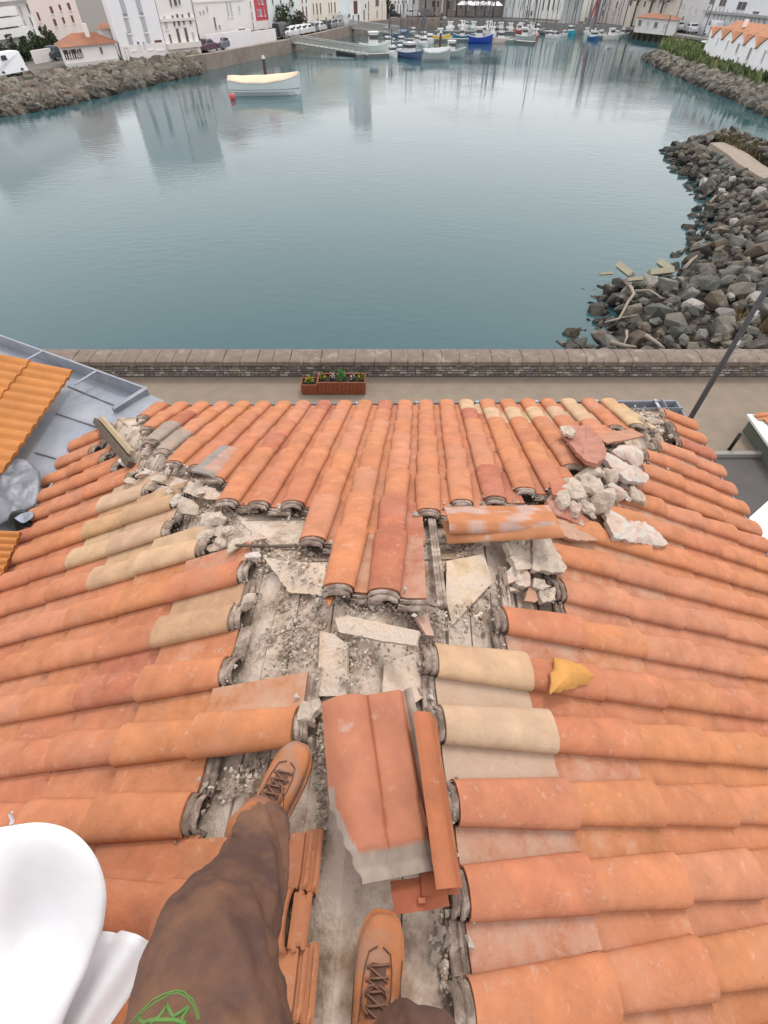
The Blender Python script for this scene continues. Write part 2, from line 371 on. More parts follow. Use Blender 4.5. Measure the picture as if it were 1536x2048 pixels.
for (x, y, s, d) in pts:
    if (x, y) in bigset: continue
    vs, fs = HR[rng.randrange(14)]; rm = rotm(rng); o = V((x, y, bankz(x, y) + s * .1)); m.add([rm @ v * s + o for v in vs], fs, rockcol(d, rng))
for _ in range(3200):   # small fill stones
    x = rng.uniform(6, 32); y = rng.uniform(14.1, 50)
    if not inpoly(x, y, reg) or segdist(x, y, pathc) < 1.1: continue
    s = rng.uniform(.1, .24); vs, fs = HS[rng.randrange(8)]; rm = rotm(rng); o = V((x, y, bankz(x, y) + .02)); m.add([rm @ v * s + o for v in vs], fs, rockcol(segdist(x, y, shore), rng))
tag(m.build('rocks', M['rock']), 'smaller and farther stones filling the near breakwater', 'rocks', kind='stuff')
# left bank riprap
def bank(name, low, high, zl, zh, n, smin, smax, label, cols, over=.0):
    A = [at(x, y, zl) for x, y in low]; B = [at(x, y, zh) for x, y in high]; m = MB(); bed = MB()
    bed.grid([[A[i] - V((0, 0, .9)), B[i] - V((0, 0, .3))] for i in range(len(A))]); bed.grid([[A[i] - V((0, 0, .9)), A[i] - V((0, 0, 2.4))] for i in range(len(A))])
    tag(bed.build('bank_bed', M['rock_bed']), kind='structure')
    for _ in range(n):
        t = rng.uniform(0, len(A) - 1.001); i = int(t); f = t - i; h = rng.random()
        p = A[i].lerp(A[i + 1], f).lerp(B[i].lerp(B[i + 1], f), h); s = rng.uniform(smin, smax); vs, fs = HR[rng.randrange(14)]; rm = rotm(rng)
        c = rng.choice(cols); k = rng.uniform(.75, 1.2) * (lerp(.35, 1, h / .3) if h < .3 else 1)
        m.add([rm @ v * s + p for v in vs], fs, (c[0] * k, c[1] * k, c[2] * k, 0))
    return tag(m.build('rocks', M['rock']), label, 'rocks', kind='stuff')
browns = [(.25, .21, .17), (.20, .17, .14), (.28, .25, .21), (.17, .16, .12), (.23, .17, .13)]
bank('rocks', [(-300, 290), (0, 236), (130, 212), (260, 180), (378, 152), (392, 149)], [(-300, 212), (0, 166), (130, 146), (260, 128), (378, 115), (392, 114)], Z_W, -.05, 1500, .45, 1.15, 'brown riprap bank below the white houses on the left shore', browns)
bank('rocks', [(1288, 116), (1310, 132), (1400, 172), (1470, 200), (1560, 245), (1700, 300)], [(1320, 106), (1345, 120), (1420, 144), (1480, 160), (1560, 185), (1700, 225)], Z_W, -.3, 900, .5, 1.0, 'grey brown riprap of the far point below the grassy bank', [(.24, .22, .18), (.30, .27, .22), (.18, .17, .15)])
# far point land, grass
m = MB(); q = P2([(1300, 104), (1322, 98), (1336, 112), (1420, 142), (1480, 158), (1560, 182), (1700, 222)], -.3)
m.prism(q + [(150, 60), (150, 112), (70, 112)], -4, -.32); tag(m.build('ground', M['land']), kind='structure')
def grass(name, poly, z, n, h0, h1, label, cols, wd=.12):
    A = P2(poly, z); xs_ = [p[0] for p in A]; ys_ = [p[1] for p in A]; m = MB(); c_ = 0
    while c_ < n:
        x = rng.uniform(min(xs_), max(xs_)); y = rng.uniform(min(ys_), max(ys_))
        if not inpoly(x, y, A): continue
        c_ += 1; h = rng.uniform(h0, h1) * (.7 + .6 * abs(fbm((x, y, 0), .3))); a = rng.uniform(0, 6.28); dx, dy = math.cos(a) * wd, math.sin(a) * wd
        lx, ly = rng.uniform(-.4, .4) * h, rng.uniform(-.4, .4) * h; c = rng.choice(cols); k = rng.uniform(.6, 1.3)
        m.add([(x - dx, y - dy, z - .1), (x + dx, y + dy, z - .1), (x + lx + dx * .3, y + ly + dy * .3, z + h), (x + lx - dx, y + ly, z + h * .8)], [(0, 1, 2, 3)], (c[0] * k, c[1] * k, c[2] * k, 0))
    return tag(m.build('grass', M['grass'], fix=False), label, 'grass', kind='stuff')
grass('grass', [(1318, 100), (1338, 92), (1400, 104), (1440, 116), (1500, 140), (1560, 160), (1700, 200), (1700, 228), (1560, 188), (1480, 162), (1400, 136), (1345, 118)], -.3, 9000, .5, 1.5, 'rough green grass and scrub on top of the far point', [(.16, .24, .08), (.20, .26, .11), (.12, .17, .07), (.30, .28, .15)], .22)
grass('grass', [(1425, 275), (1450, 268), (1500, 282), (1560, 305), (1640, 350), (1600, 360), (1500, 312), (1455, 292)], -.3, 1500, .2, .6, 'dry brown scrub beside the sandy path of the near breakwater', [(.14, .12, .06), (.18, .14, .08), (.08, .09, .04)], .06)
# ================================================================ THE ROOF
ZR = CZ - 1.55; ZE = CZ - 3.0                # ridge and eave heights
AZ = R(3); RD = V((math.sin(AZ), math.cos(AZ), 0))           # ridge direction, away from the camera
APEX = at(730, 1235, ZR); CL = at(222, 818, ZE); CR = at(1347, 808, ZE)
def mkplane(c, along):
    n = along.cross(c - APEX).normalized()
    if n.z < 0: n = -n
    u = n.cross(along).normalized()
    if u.z > 0: u = -u
    return n, u
nL, uL = mkplane(CL, RD); nR, uR = mkplane(CR, RD)
PL = Plane(APEX, RD, uL); PR = Plane(APEX, RD, uR)            # a = along ridge (+ away), u = downslope
nF = (CR - APEX).cross(CL - APEX).normalized(); nF = nF if nF.z > 0 else -nF
aF = CR - CL; aF.z = 0; aF = (aF - nF * aF.dot(nF)).normalized(); uF = aF.cross(nF).normalized(); uF = uF if uF.z < 0 else -uF
PF = Plane(APEX, aF, uF)
BACK = -3.4
house = empty('tiled_house', (APEX.x, 1.0, 0), label='house under repair with hipped orange clay tile roof, its ridge stripped down to grey boards', cat='house')
OR = (.66, .255, .122); RDD = (.64, .238, .122); PK = (.655, .272, .150); YO = (.67, .266, .116); CRM = (.70, .46, .28); DK = (.54, .18, .10)
def tcol(rg):
    c = rg.choices([OR, RDD, PK, YO, DK], [6, 3, 3.5, 2.6, .5])[0]; return jit(c, .045)
rt = random.Random(11)
def tile(mb, o, xa, ya, za, L, c, P=.215, dust=0.0, head=False, scale=1.0, bw0=.128, bw1=.158, barrel=True, pan=True, flipx=1, clean=False):
    """one roman tile: o = upslope end on the barrel line, ya downslope, xa to the pan side"""
    NA = 9; pts_t = [0, .5, 1.0]
    def sec(t, dz=0, w=1.0):
        bw = lerp(bw0, bw1, t) * w; hb = lerp(.040, .051, t); zo = lerp(.004, .024, t) + dz; q = []
        q.append((-bw / 2 + .004, zo + .001))
        for k in range(NA + 1):
            th = math.pi * (1 - k / NA); q.append((bw / 2 * math.cos(th), zo + .009 + (hb - .009) * math.sin(th) ** .8))
        q += [(bw / 2 - .005, zo + .000), (bw / 2 + .03, zo - .004), (P - bw / 2 + .012, zo - .001)]
        return q
    LL = L + .035; chip = [rt.uniform(-.003, .002) - (rt.uniform(.004, .012) if rt.random() < .03 else 0) for _ in range(20)]
    cc = (c[0], c[1], c[2], dust * .25); cpn = (c[0] * .97, c[1] * .97, c[2] * .97, dust)
    def put(rows_, i0, i1):
        vs, cs = [], []
        for y, q in rows_:
            for i in range(i0, i1):
                vs.append(o + xa * (q[i][0] * flipx) * scale + ya * (y + (chip[i] if y > L else 0)) + za * q[i][1] * scale); cs.append(cc if i < NA + 2 else cpn)
        n = i1 - i0
        mb.add(vs, [(j * n + k, j * n + k + 1, (j + 1) * n + k + 1, (j + 1) * n + k) for j in range(len(rows_) - 1) for k in range(n - 1)], cs)
    i0 = 0 if barrel else NA + 2; i1 = NA + 5 if pan else NA + 2
    put([(t * LL, sec(t)) for t in pts_t], i0, i1)
    e = sec(1.0); e2 = [(a, z - .014) for a, z in e]
    mb.cm = 0; put([(LL, e), (LL - .002, e2)], i0, i1)
    s0 = sec(0); s2 = [(a, z - .012) for a, z in s0]; put([(.002, s2), (0, s0)], i0, i1)
    if head:
        # bare interlocking head of the top tile: narrower, ribbed, grimy
        mb.cm = 0 if clean else 1
        wob = rt.uniform(.9, 1.06)
        for (y0, y1, w_, dz) in ((-.014, 0.0, .86, -.008), (-.022, -.014, .93, -.002), (-.040, -.022, .78, -.016), (-.047, -.040, .86, -.008)):
            g_ = (c[0], c[1], c[2], .05)
            a = [(p, z + dz) for p, z in sec(0, 0, w_ * wob)]; n = len(a); a = [(p, (min(z, .014) if clean else z) + rt.uniform(-.0035, .0035) * (not clean)) for p, z in a]
            vs = [o + xa * p * flipx * scale + ya * y0 + za * z * scale for p, z in a] + [o + xa * p * flipx * scale + ya * y1 + za * z * scale for p, z in a]
            lo = [o + xa * p * flipx * scale + ya * y0 + za * (z - .016) * scale for p, z in a] + [o + xa * p * flipx * scale + ya * y1 + za * (z - .016) * scale for p, z in a]
            mb.add(vs + lo, [(k, k + 1, n + k + 1, n + k) for k in range(n - 1)] + [(2 * n + k, k, k + 1, 2 * n + k + 1)[::-1] for k in range(n - 1)] + [(n + k, 3 * n + k, 3 * n + k + 1, n + k + 1) for k in range(n - 1)], g_)
        mb.cm = 0
def column(mb, pl, a_e, lean, starts, uend, L, side, dustf, cols={}, u_e=3.25, skip=(), clean=False, P=.215):
    """a column of tiles down the slope. side=+1: pan towards +a"""
    ya = (pl.u + pl.a * lean).normalized(); za = pl.n; xa = ya.cross(za) * 1
    if xa.dot(pl.a) * side < 0: xa = -xa
    n = max(0, int(round((uend - starts) / L))); L_ = (uend - starts) / n if n else L
    if abs(L_ - L) > .06: L_ = L
    for i in range(n):
        if i in skip: continue
        ue = uend - i * L_ + rt.uniform(-.008, .008); us = uend - (i + 1) * L_
        a = a_e - lean * (u_e - us) * 1
        o = pl.pt(a + rt.uniform(-.003, .003), us, .002 + rt.uniform(0, .003))
        k = n - 1 - i; c = cols.get(i, None) or tcol(rt)
        d = dustf(a, us)
        r = Matrix.Rotation(rt.uniform(-.012, .012), 3, za)
        tile(mb, o, r @ xa, r @ ya, za, L_ - .002, c, P=P, dust=0 if clean else d, head=(i == n - 1), clean=clean)
mF = MB()
# ---- front slope
frontstart = {0: .12, -1: .16, -2: .56, -3: .99, -4: .99, -5: 1.03, -6: 1.38, -7: 1.62, -8: 1.70, -9: 1.98, -10: 2.25, -11: 2.5, -12: 2.9, 1: .865, 2: .98, 3: 1.02, 4: 1.148, 5: 1.143, 6: 1.55, 7: 2.0, 8: 2.2, 9: 2.55, 10: 2.6}
def dF(a, u): 
    d = u - 1.15 * abs(a + .02)
    return max(0, .40 - .34 * max(0, u - .2)) + (.22 if a < -1.6 and d < .6 else 0) + rt.uniform(-.05, .1)
creamF = {3: {0: CRM}, 4: {1: CRM}, 5: {1: CRM}, 6: {1: CRM}, 7: {1: (.66, .42, .28)}, 8: {0: CRM, 1: CRM}, 10: {0: (.70, .42, .22), 1: (.70, .48, .28)}, -11: {2: (.45, .36, .29)}, -9: {3: (.42, .33, .27)}, -10: {2: (.4, .33, .27)}, -8: {4: (.5, .36, .28)}}
for k in range(-12, 11):
    ae = .335 + .208 * k
    column(mF, PF, ae, .065 + .045 * ae, frontstart[k], 3.50, .42, 1, dF, creamF.get(k, {}), u_e=3.45)
front = mF.build('front_roof_slope', [M['clay'], M['old_lip']], smooth=True, fix=False); wparent(front, house)
# ---- left slope
mL = MB()
PITL = .2395
leftstart = {}
def dL(a, u): return max(0, .46 - .30 * max(0, u - (.1 + max(0, a) * .8))) * (1 if u < 2.6 else .5) + rt.uniform(-.06, .10)
# k: column at a = -.36 + PITL*k
for k in range(-13, 13):
    a = -.36 + PITL * k
    st = {0: .21, 1: .60, 2: .64, 3: .67, 4: 1.02, 5: 1.38, 6: 1.42, 7: 1.80, 8: 2.10, 9: 2.40, 10: 2.70, 11: 2.92, 12: 3.0, -1: .58, -2: .13, -3: .10}.get(k, .10)
    cl = {}
    n = int(round((3.27 - st) / .385))
    if k == 2: cl = {n - 1: (.62, .38, .22)}
    if k == 4: cl = {n - 1: CRM, n - 2: (.66, .42, .25)}
    if k == 5: cl = {n - 1: (.64, .42, .28), n - 2: (.68, .46, .27)}
    if k == 6: cl = {n - 1: (.60, .38, .22), n - 2: (.64, .38, .2)}
    if k == 7: cl = {n - 1: (.66, .46, .3)}
    if k == 1: cl = {n - 1: OR, n - 2: DK}
    if k == 3: cl = {n - 1: RDD, n - 2: YO}
    if k == 0: cl = {n - 1: YO, n - 2: YO, n - 3: RDD}
    column(mL, PL, a, 0.0, st, 3.27 + (.1 if k > 9 else 0), .385, 1, dL, cl, P=PITL, clean=(k <= -2))
left = mL.build('left_roof_slope', [M['clay'], M['old_lip']], smooth=True, fix=False); wparent(left, house)
# ---- right slope
mR = MB(); PITR = .2225
def dR(a, u): return max(0, .50 - .34 * max(0, u - (.3 + max(0, a) * .9))) + rt.uniform(-.06, .10)
for k in range(-12, 16):
    a0 = -.098 + PITR * k                     # position at u = .3
    lean = .12 if k < 7 else .10
    st = {0: .28, -1: .30, -2: .34, -3: .36, -4: .36, 1: .62, 2: 1.0, 3: .98, 4: .95, 5: 1.40, 6: 1.68, 7: 1.92, 8: 2.10, 9: 2.25, 10: 2.5, 11: 2.74, 12: 2.92, 13: 3.0, 14: 3.1}.get(k, .36)
    n = int(round((3.28 - st) / .40)); cl = {}
    if k == 0: cl = {n - 1: CRM, n - 2: RDD}
    if k == -1: cl = {n - 1: (.66, .46, .31), n - 2: RDD}
    if k == -2: cl = {n - 1: (.62, .24, .13), n - 2: (.66, .265, .12)}
    if k == 1: cl = {n - 1: RDD}
    ae = a0 + lean * (3.25 - .3)
    if ae > 3.45: continue
    column(mR, PR, ae, lean, st, 3.28, .40, -1, dR, cl, P=PITR)
right = mR.build('right_roof_slope', [M['clay'], M['old_lip']], smooth=True, fix=False); wparent(right, house)
# ---- boarded deck under the tiles
mD = MB(); rd = random.Random(5)
def boards(pl, edge0, edge1, umax, w0):
    u = .019 if pl is not PF else .008
    while u < umax:
        w_ = w0 * rd.uniform(.75, 1.2); u1 = min(u + w_, umax); a0, a1 = edge0(u + w_ / 2), edge1(u + w_ / 2)
        if a1 - a0 > .1:
            a = a0
            while a < a1 - .02:
                b_ = min(a1, a + rd.uniform(1.0, 2.4)); z0 = -.045 + rd.uniform(-.006, .004); g_ = rd.uniform(.004, .016)
                lo0, lo1 = edge0(u), edge0(u1); hi0, hi1 = edge1(u), edge1(u1)
                c = jit(rd.choice([(.24, .20, .165, 0), (.28, .235, .195, 0), (.20, .165, .135, 0), (.32, .275, .23, 0)]), .12)
                A = (lo0 if a == a0 else a + .003); B = (lo1 if a == a0 else a + .003); Cc = (hi1 if b_ >= a1 else b_ - .003); Dd = (hi0 if b_ >= a1 else b_ - .003)
                p = [pl.pt(A, u + g_ / 2, z0), pl.pt(Dd, u + g_ / 2, z0), pl.pt(Cc, u1 - g_ / 2, z0), pl.pt(B, u1 - g_ / 2, z0)]
                mD.add(p + [q - pl.n * .022 for q in p], [(0, 1, 2, 3), (4, 7, 6, 5), (0, 4, 5, 1), (1, 5, 6, 2), (2, 6, 7, 3), (3, 7, 4, 0)], c); a = b_
        u = u1
kL = PL_e = (CL - APEX).dot(RD) / (CL - APEX).dot(uL); kR = (CR - APEX).dot(RD) / (CR - APEX).dot(uR)
boards(PL, lambda u: BACK, lambda u: u * kL - .004, 3.24, .15)
boards(PR, lambda u: BACK, lambda u: u * kR - .004, 3.24, .15)
fl = (CL - APEX).dot(aF) / (CL - APEX).dot(uF); fr = (CR - APEX).dot(aF) / (CR - APEX).dot(uF)
boards(PF, lambda u: u * fl + .004, lambda u: u * fr - .004, 3.5, .17)
deck = mD.build('roof_deck', M['deck']); wparent(deck, house)
# black sheet added below the boards stands in for the attic's darkness; then the walls
def off(pl, a, u, z): return pl.pt(a, u, z)
m = MB(); z_ = -.16
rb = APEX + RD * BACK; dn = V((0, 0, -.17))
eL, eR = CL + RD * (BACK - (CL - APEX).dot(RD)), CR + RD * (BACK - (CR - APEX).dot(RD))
m.add([APEX + dn, rb + dn, eL + dn, CL + dn, CR + dn, eR + dn], [(0, 1, 2, 3), (0, 3, 4), (0, 4, 5, 1)]); wparent(m.build('attic_shade_sheet', M['black'], fix=False), house)
m = MB(); i_ = .3
def inset(p, dx, dy): return (p.x + dx, p.y + dy)
fp = [inset(CL, i_, -i_), inset(CR, -i_, -i_), inset(eR, -i_, i_), inset(eL, i_, i_)]
m.prism(fp, 0.0, ZE - .12, col=(.8, .78, .74, 0)); wparent(m.build('wall', M['wallw']), house)
m = MB(); m.add([rb + dn, eL + dn, (eL.x, eL.y, ZE - .3), (eR.x, eR.y, ZE - .3), eR + dn], [(0, 1, 2, 3, 4)], (.8, .78, .74, 0)); wparent(m.build('gable', M['wallw'], fix=False), house)
for sgn, c0, c1 in ((1, CL, CR),):
    pass
# ---- zinc gutter: front run and right run
def gutter(p0, p1, outn, wdt=.15, dep=.09, ext=0.0):
    d = (p1 - p0).normalized(); o = outn; up = V((0, 0, 1)); t = .004; m = MB()
    prof = [(-wdt, .045), (-wdt, -dep), (-.01, -dep), (0, .015), (.010, .024), (.016, .012), (.008, .004), (.004, -.002), (-.006, -dep - .006), (-wdt - t, -dep - .006), (-wdt - t, .045)]
    a = [p0 - d * ext + o * q[0] + up * q[1] for q in prof]; b_ = [p1 + d * ext + o * q[0] + up * q[1] for q in prof]
    m.loft([a, b_]); return m
sF = V((aF.x, aF.y, 0)).normalized(); oF = V((-sF.y, sF.x, 0)); oR = V((RD.y, -RD.x, 0))
CRo = CR + oF * .03 + oR * .03
g1 = gutter(CL + sF * .35 + oF * .03 , CRo, oF); 
for kk in range(9):
    p = CRo - sF * (.22 + kk * .62); g1.box(tuple(p - oF * .07 + V((0, 0, .022))), (.03, .17, .006), rz=math.atan2(sF.y, sF.x)); g1.box(tuple(p + V((0, 0, .028))), (.035, .03, .012))
wparent(g1.build('gutter', M['zinc'], fix=True), house)
g2 = gutter(CRo, eR + oR * .03, oR)
for kk in range(10):
    p = CRo - RD * (.42 + kk * .62); g2.box(tuple(p - oR * .07 + V((0, 0, .022))), (.17, .03, .006), rz=-AZ); g2.box(tuple(p + V((0, 0, .028))), (.03, .035, .012))
wparent(g2.build('gutter', M['zinc'], fix=True), house)
g3 = gutter(CL - RD * 1.0 - oR * .03, eL - oR * .03, -oR); wparent(g3.build('gutter', M['zinc']), house)
# fascia boards
m = MB()
for a_, b_ in ((CL, CR), (CR, eR), (eL, CL)):
    d = (b_ - a_).normalized(); c = (a_ + b_) / 2 + V((d.y, -d.x, 0)) * .17 * (1 if (a_, b_) != (0, 0) else 1)
    L_ = (b_ - a_).length - .34
    m.box((c.x, c.y, ZE - .10), (L_, .02, .16), rz=math.atan2(d.y, d.x))
wparent(m.build('fascia', M['wood_dark']), house)
# ================================================================ LOOSE TILES, MORTAR AND BOARDS ON THE STRIPPED RIDGE
def nearest(x, y, offz=0.0):
    """roof plane a pixel falls on (the lowest hit of the three)"""
    best = None
    for pl in (PL, PR, PF):
        p = pl.hit(x, y, offz)
        k = max((p - q.o).dot(q.n) for q in (PL, PR, PF))
        if best is None or k < best[0]: best = (k, p, pl)
    return best[1], best[2]
rc = random.Random(21)
def chunk(name, px, label, cat, m, thick=.02, offz=-.02, c=(1, 1, 1, 0), rough=.006, dome=0.0, group=None, pl=None, tilt=None, rings=4):
    pln = pl or nearest(sum(p[0] for p in px) / len(px), sum(p[1] for p in px) / len(px))[1]
    P = [pln.hit(x, y, offz) for x, y in px]; n_ = pln.n
    # densify the outline with ragged edges
    Q = []; Q0 = []
    for i, p in enumerate(P):
        q = P[(i + 1) % len(P)]; k = max(2, int((q - p).length / .018))
        for j in range(k):
            t = j / k; e = p.lerp(q, t)
            Q0.append(e.copy())
            if j: e = e + (q - p).cross(n_).normalized() * rc.uniform(-.004, .004) * (1 if rough > .001 else .2)
            Q.append(e)
    ctr = sum(P, V()) / len(P); mb = MB(); N_ = len(Q); vs = []
    if tilt:
        ax = (P[1] - P[0]).normalized(); tm = Matrix.Rotation(tilt, 3, ax); Q = [ctr + tm @ (q - ctr) for q in Q]; Q0 = [ctr + tm @ (q - ctr) for q in Q0]
    sd_ = rc.uniform(0, 50)
    for r_ in range(1, rings + 1):
        t = r_ / rings
        for q in (Q if r_ == rings else Q0):
            v = ctr.lerp(q, t); h = dome * (1 - t * t) ** .8 + rough * fbm(v + V((sd_, 0, 0)), 28, 3) * 1.6; vs.append(v + n_ * h)
    top0 = len(vs); vs.append(ctr + n_ * (dome + rough * .5)); fs = []
    for i in range(N_): fs.append((top0, i, (i + 1) % N_))
    for r_ in range(rings - 1):
        for i in range(N_): fs.append((r_ * N_ + i, (r_ + 1) * N_ + i, (r_ + 1) * N_ + (i + 1) % N_, r_ * N_ + (i + 1) % N_))
    b0 = len(vs); o0 = (rings - 1) * N_
    for i, q in enumerate(Q): vs.append(vs[o0 + i] - n_ * thick + (ctr - q) * rc.uniform(0, .06))
    for i in range(N_): fs.append((o0 + i, b0 + i, b0 + (i + 1) % N_, o0 + (i + 1) % N_))
    vs.append(ctr - n_ * (thick - dome * .8)); fs += [(len(vs) - 1, b0 + (i + 1) % N_, b0 + i) for i in range(N_)]
    mb.add(vs, fs, c); o = mb.build(name, m, loc=tuple(ctr - n_ * thick), smooth=True); es = o.modifiers.new('edge', 'EDGE_SPLIT'); es.split_angle = R(38)
    return tag(o, label, cat, group)
MO, MP, CP = M['mortar'], M['mortar_pink'], M['clay_plain']
ORc = (.64, .24, .10, 0); PKc = (.62, .33, .22, 0)
# ---- pale boards and slates lying on the deck
chunk('slate_board', [(525, 1112), (562, 1121), (652, 1128), (654, 1192), (578, 1184), (545, 1140)], 'pale broken board lying left of the two foremost orange tiles', 'board', M['deck'], .014, -.012, (.52, .47, .38, 0), .002)
chunk('board', [(670, 1236), (700, 1232), (838, 1262), (832, 1291), (760, 1281), (678, 1264)], 'short pale grey board lying crosswise over the ridge below the foremost tiles', 'board', M['deck'], .018, -.005, (.54, .49, .42, 0), .001, pl=PL)
chunk('board', [(640, 1262), (668, 1268), (695, 1290), (692, 1392), (634, 1392)], 'pale grey board lying along the ridge above the large loose tile', 'board', M['deck'], .018, -.014, (.47, .42, .36, 0), .001, pl=PL)
chunk('board', [(768, 1325), (852, 1300), (862, 1385), (820, 1412), (812, 1388), (765, 1390)], 'smooth whitish board end just right of the ridge above the loose tile', 'board', M['deck'], .014, -.018, (.56, .52, .47, 0), .001, pl=PR)
chunk('board', [(893, 1122), (968, 1108), (985, 1165), (905, 1250), (892, 1200)], 'stained pale board with a diagonal split right of the foremost tiles', 'board', M['deck'], .012, -.022, (.45, .41, .32, 0), .001, pl=PR)
chunk('lath', [(470, 1088), (560, 1090), (658, 1091), (658, 1094), (560, 1093), (470, 1091)], 'thin dark lath lying across the bare boards under the left front tiles', 'lath', M['wood_dark'], .008, -.03, (1, 1, 1, 0), .001, pl=PF)
# ---- lumps of mortar and broken tile beside the double tile stack
chunk('mortar_slab', [(1006, 1086), (1028, 1062), (1048, 1054), (1053, 1076), (1040, 1098), (1022, 1110)], 'upright pale mortar slab just below the stacked orange tiles', 'mortar slab', MO, .028, .055, rough=.008, pl=PR, tilt=.4)
chunk('mortar_slab', [(1020, 1112), (1040, 1090), (1064, 1078), (1066, 1136), (1032, 1141)], 'white angular mortar slab, middle of the three below the stacked tiles', 'mortar slab', MO, .03, .045, rough=.008, pl=PR)
chunk('mortar_slab', [(1066, 1060), (1095, 1066), (1104, 1088), (1134, 1134), (1128, 1146), (1066, 1140)], 'large flat grey mortar slab leaning on the first right hand tiles', 'mortar slab', MO, .03, .06, rough=.008, pl=PR)
chunk('mortar_fragment', [(1011, 1146), (1028, 1131), (1042, 1143), (1034, 1160), (1018, 1166)], 'pinkish mortar fragment under the white angular slab', 'mortar fragment', MP, .03, .03, rough=.01, pl=PR)
chunk('mortar_fragment', [(1034, 1150), (1046, 1140), (1062, 1148), (1060, 1172), (1038, 1172), (1030, 1162)], 'rounded pink grey mortar fragment in the middle of the small heap', 'mortar fragment', MP, .03, .03, rough=.01, pl=PR)
chunk('mortar_fragment', [(1018, 1173), (1036, 1166), (1039, 1184), (1022, 1182)], 'small white mortar chip at the lower left of the small heap', 'mortar fragment', MO, .02, .01, rough=.006, pl=PR)
chunk('tile_shard', [(1049, 1201), (1058, 1174), (1070, 1182), (1076, 1200), (1070, 1205)], 'small triangular salmon tile shard at the foot of the heap', 'tile shard', CP, .012, .01, PKc, .002, pl=PR)
chunk('mortar_fragment', [(1068, 1156), (1090, 1158), (1101, 1174), (1086, 1180), (1068, 1172)], 'craggy white grey mortar fragment right in the small heap', 'mortar fragment', MO, .035, .03, rough=.012, pl=PR)
chunk('mortar_fragment', [(1078, 1182), (1108, 1174), (1112, 1200), (1086, 1206)], 'grey mortar fragment wedged against the second right hand tile', 'mortar fragment', MO, .03, .02, rough=.012, pl=PR)
chunk('tile_shard', [(831, 1234), (857, 1226), (858, 1240), (869, 1272), (852, 1270), (838, 1246)], 'narrow pink tile shard lying below the corner of the foremost tiles', 'tile shard', CP, .014, .015, (.72, .46, .36, 0), .001, pl=PR)
chunk('tile_shard', [(651, 1196), (663, 1184), (668, 1192), (658, 1212)], 'tiny red tile shard under the foremost left tile', 'tile shard', CP, .012, .0, ORc, .001, pl=PF)
chunk('tile_shard', [(1108, 1314), (1132, 1318), (1160, 1328), (1190, 1352), (1176, 1368), (1140, 1378), (1100, 1389), (1103, 1362), (1101, 1345), (1110, 1335)], 'pointed yellow ochre tile shard resting on the third right hand barrel', 'tile shard', CP, .012, .075, (.76, .37, .10, 0), .0012, dome=.028, pl=PR, rings=6)
chunk('tile_shard', [(1014, 1366), (1034, 1356), (1056, 1362), (1046, 1372), (1040, 1379), (1020, 1379)], 'pale yellow cream shard in the valley between the two cream tiles', 'tile shard', CP, .012, .025, (.78, .60, .34, 0), .001, pl=PR)
# ---- right hip heap
chunk('broken_tile', [(1207, 1016), (1226, 1022), (1238, 1040), (1290, 1044), (1312, 1060), (1338, 1086), (1328, 1092), (1258, 1082), (1228, 1074), (1216, 1050)], 'large broken tile with whitish mortar on its back on the right slope', 'broken tile', MP, .03, .085, rough=.008, dome=.02, pl=PR)
chunk('ridge_tile', [(1122, 862), (1138, 852), (1172, 850), (1200, 872), (1213, 898), (1211, 914), (1194, 927), (1172, 922), (1150, 900), (1134, 878)], 'upturned red hip tile with pink mortar inside near the right front corner', 'ridge tile', CP, .03, .12, (.58, .26, .19, 0), .005, dome=-.03, pl=PF, rings=6)
chunk('mortar_fragment', [(1119, 856), (1136, 850), (1152, 862), (1146, 871), (1128, 868)], 'small white mortar piece on the upper edge of the upturned hip tile', 'mortar fragment', MO, .02, .15, rough=.008, pl=PF)
chunk('broken_tile', [(1196, 873), (1215, 864), (1262, 858), (1290, 870), (1262, 877), (1212, 886)], 'flat salmon tile piece lying between hip tile and corner rubble', 'broken tile', CP, .014, .10, (.60, .30, .19, 0), .002, pl=PF)
chunk('ridge_tile', [(1222, 902), (1240, 890), (1268, 890), (1286, 906), (1287, 926), (1270, 938), (1256, 922), (1240, 914)], 'domed grey hip tile coated in old mortar at the right hip', 'ridge tile', MP, .04, .11, rough=.006, dome=.045, pl=PR)
chunk('ridge_tile', [(1202, 908), (1214, 906), (1250, 930), (1276, 936), (1299, 952), (1292, 966), (1256, 962), (1226, 936)], 'long broken hip tile piece below the domed one with orange rim', 'ridge tile', MP, .035, .12, (1, 1, 1, 0), .008, dome=.025, pl=PR)
chunk('broken_tile', [(1093, 1000), (1108, 996), (1150, 1018), (1180, 1040), (1168, 1052), (1104, 1026)], 'reddish broken tile strip between the stack and the mortar heap', 'broken tile', CP, .03, .07, (.52, .21, .14, 0), .004, pl=PR)
chunk('broken_tile', [(1076, 1046), (1108, 1034), (1160, 1050), (1197, 1082), (1150, 1080), (1100, 1062)], 'pale salmon tile piece poking out under the right end of the stack', 'broken tile', CP, .02, .06, (.62, .36, .25, 0), .004, pl=PR)
chunk('broken_tile', [(1098, 962), (1110, 955), (1134, 975), (1130, 988), (1106, 990)], 'red broken tile corner above the reddish strip', 'broken tile', CP, .025, .05, (.56, .2, .12, 0), .004, pl=PF)
heap = [(1152, 985, .13), (1200, 1003, .12), (1175, 950, .10), (1218, 960, .09), (1118, 1002, .085), (1188, 978, .11), (1228, 985, .075), (1244, 946, .05), (1140, 1022, .06), (1215, 938, .05), (1165, 1012, .08), (1195, 935, .035), (1128, 978, .035), (1272, 994, .075), (1255, 998, .035)]
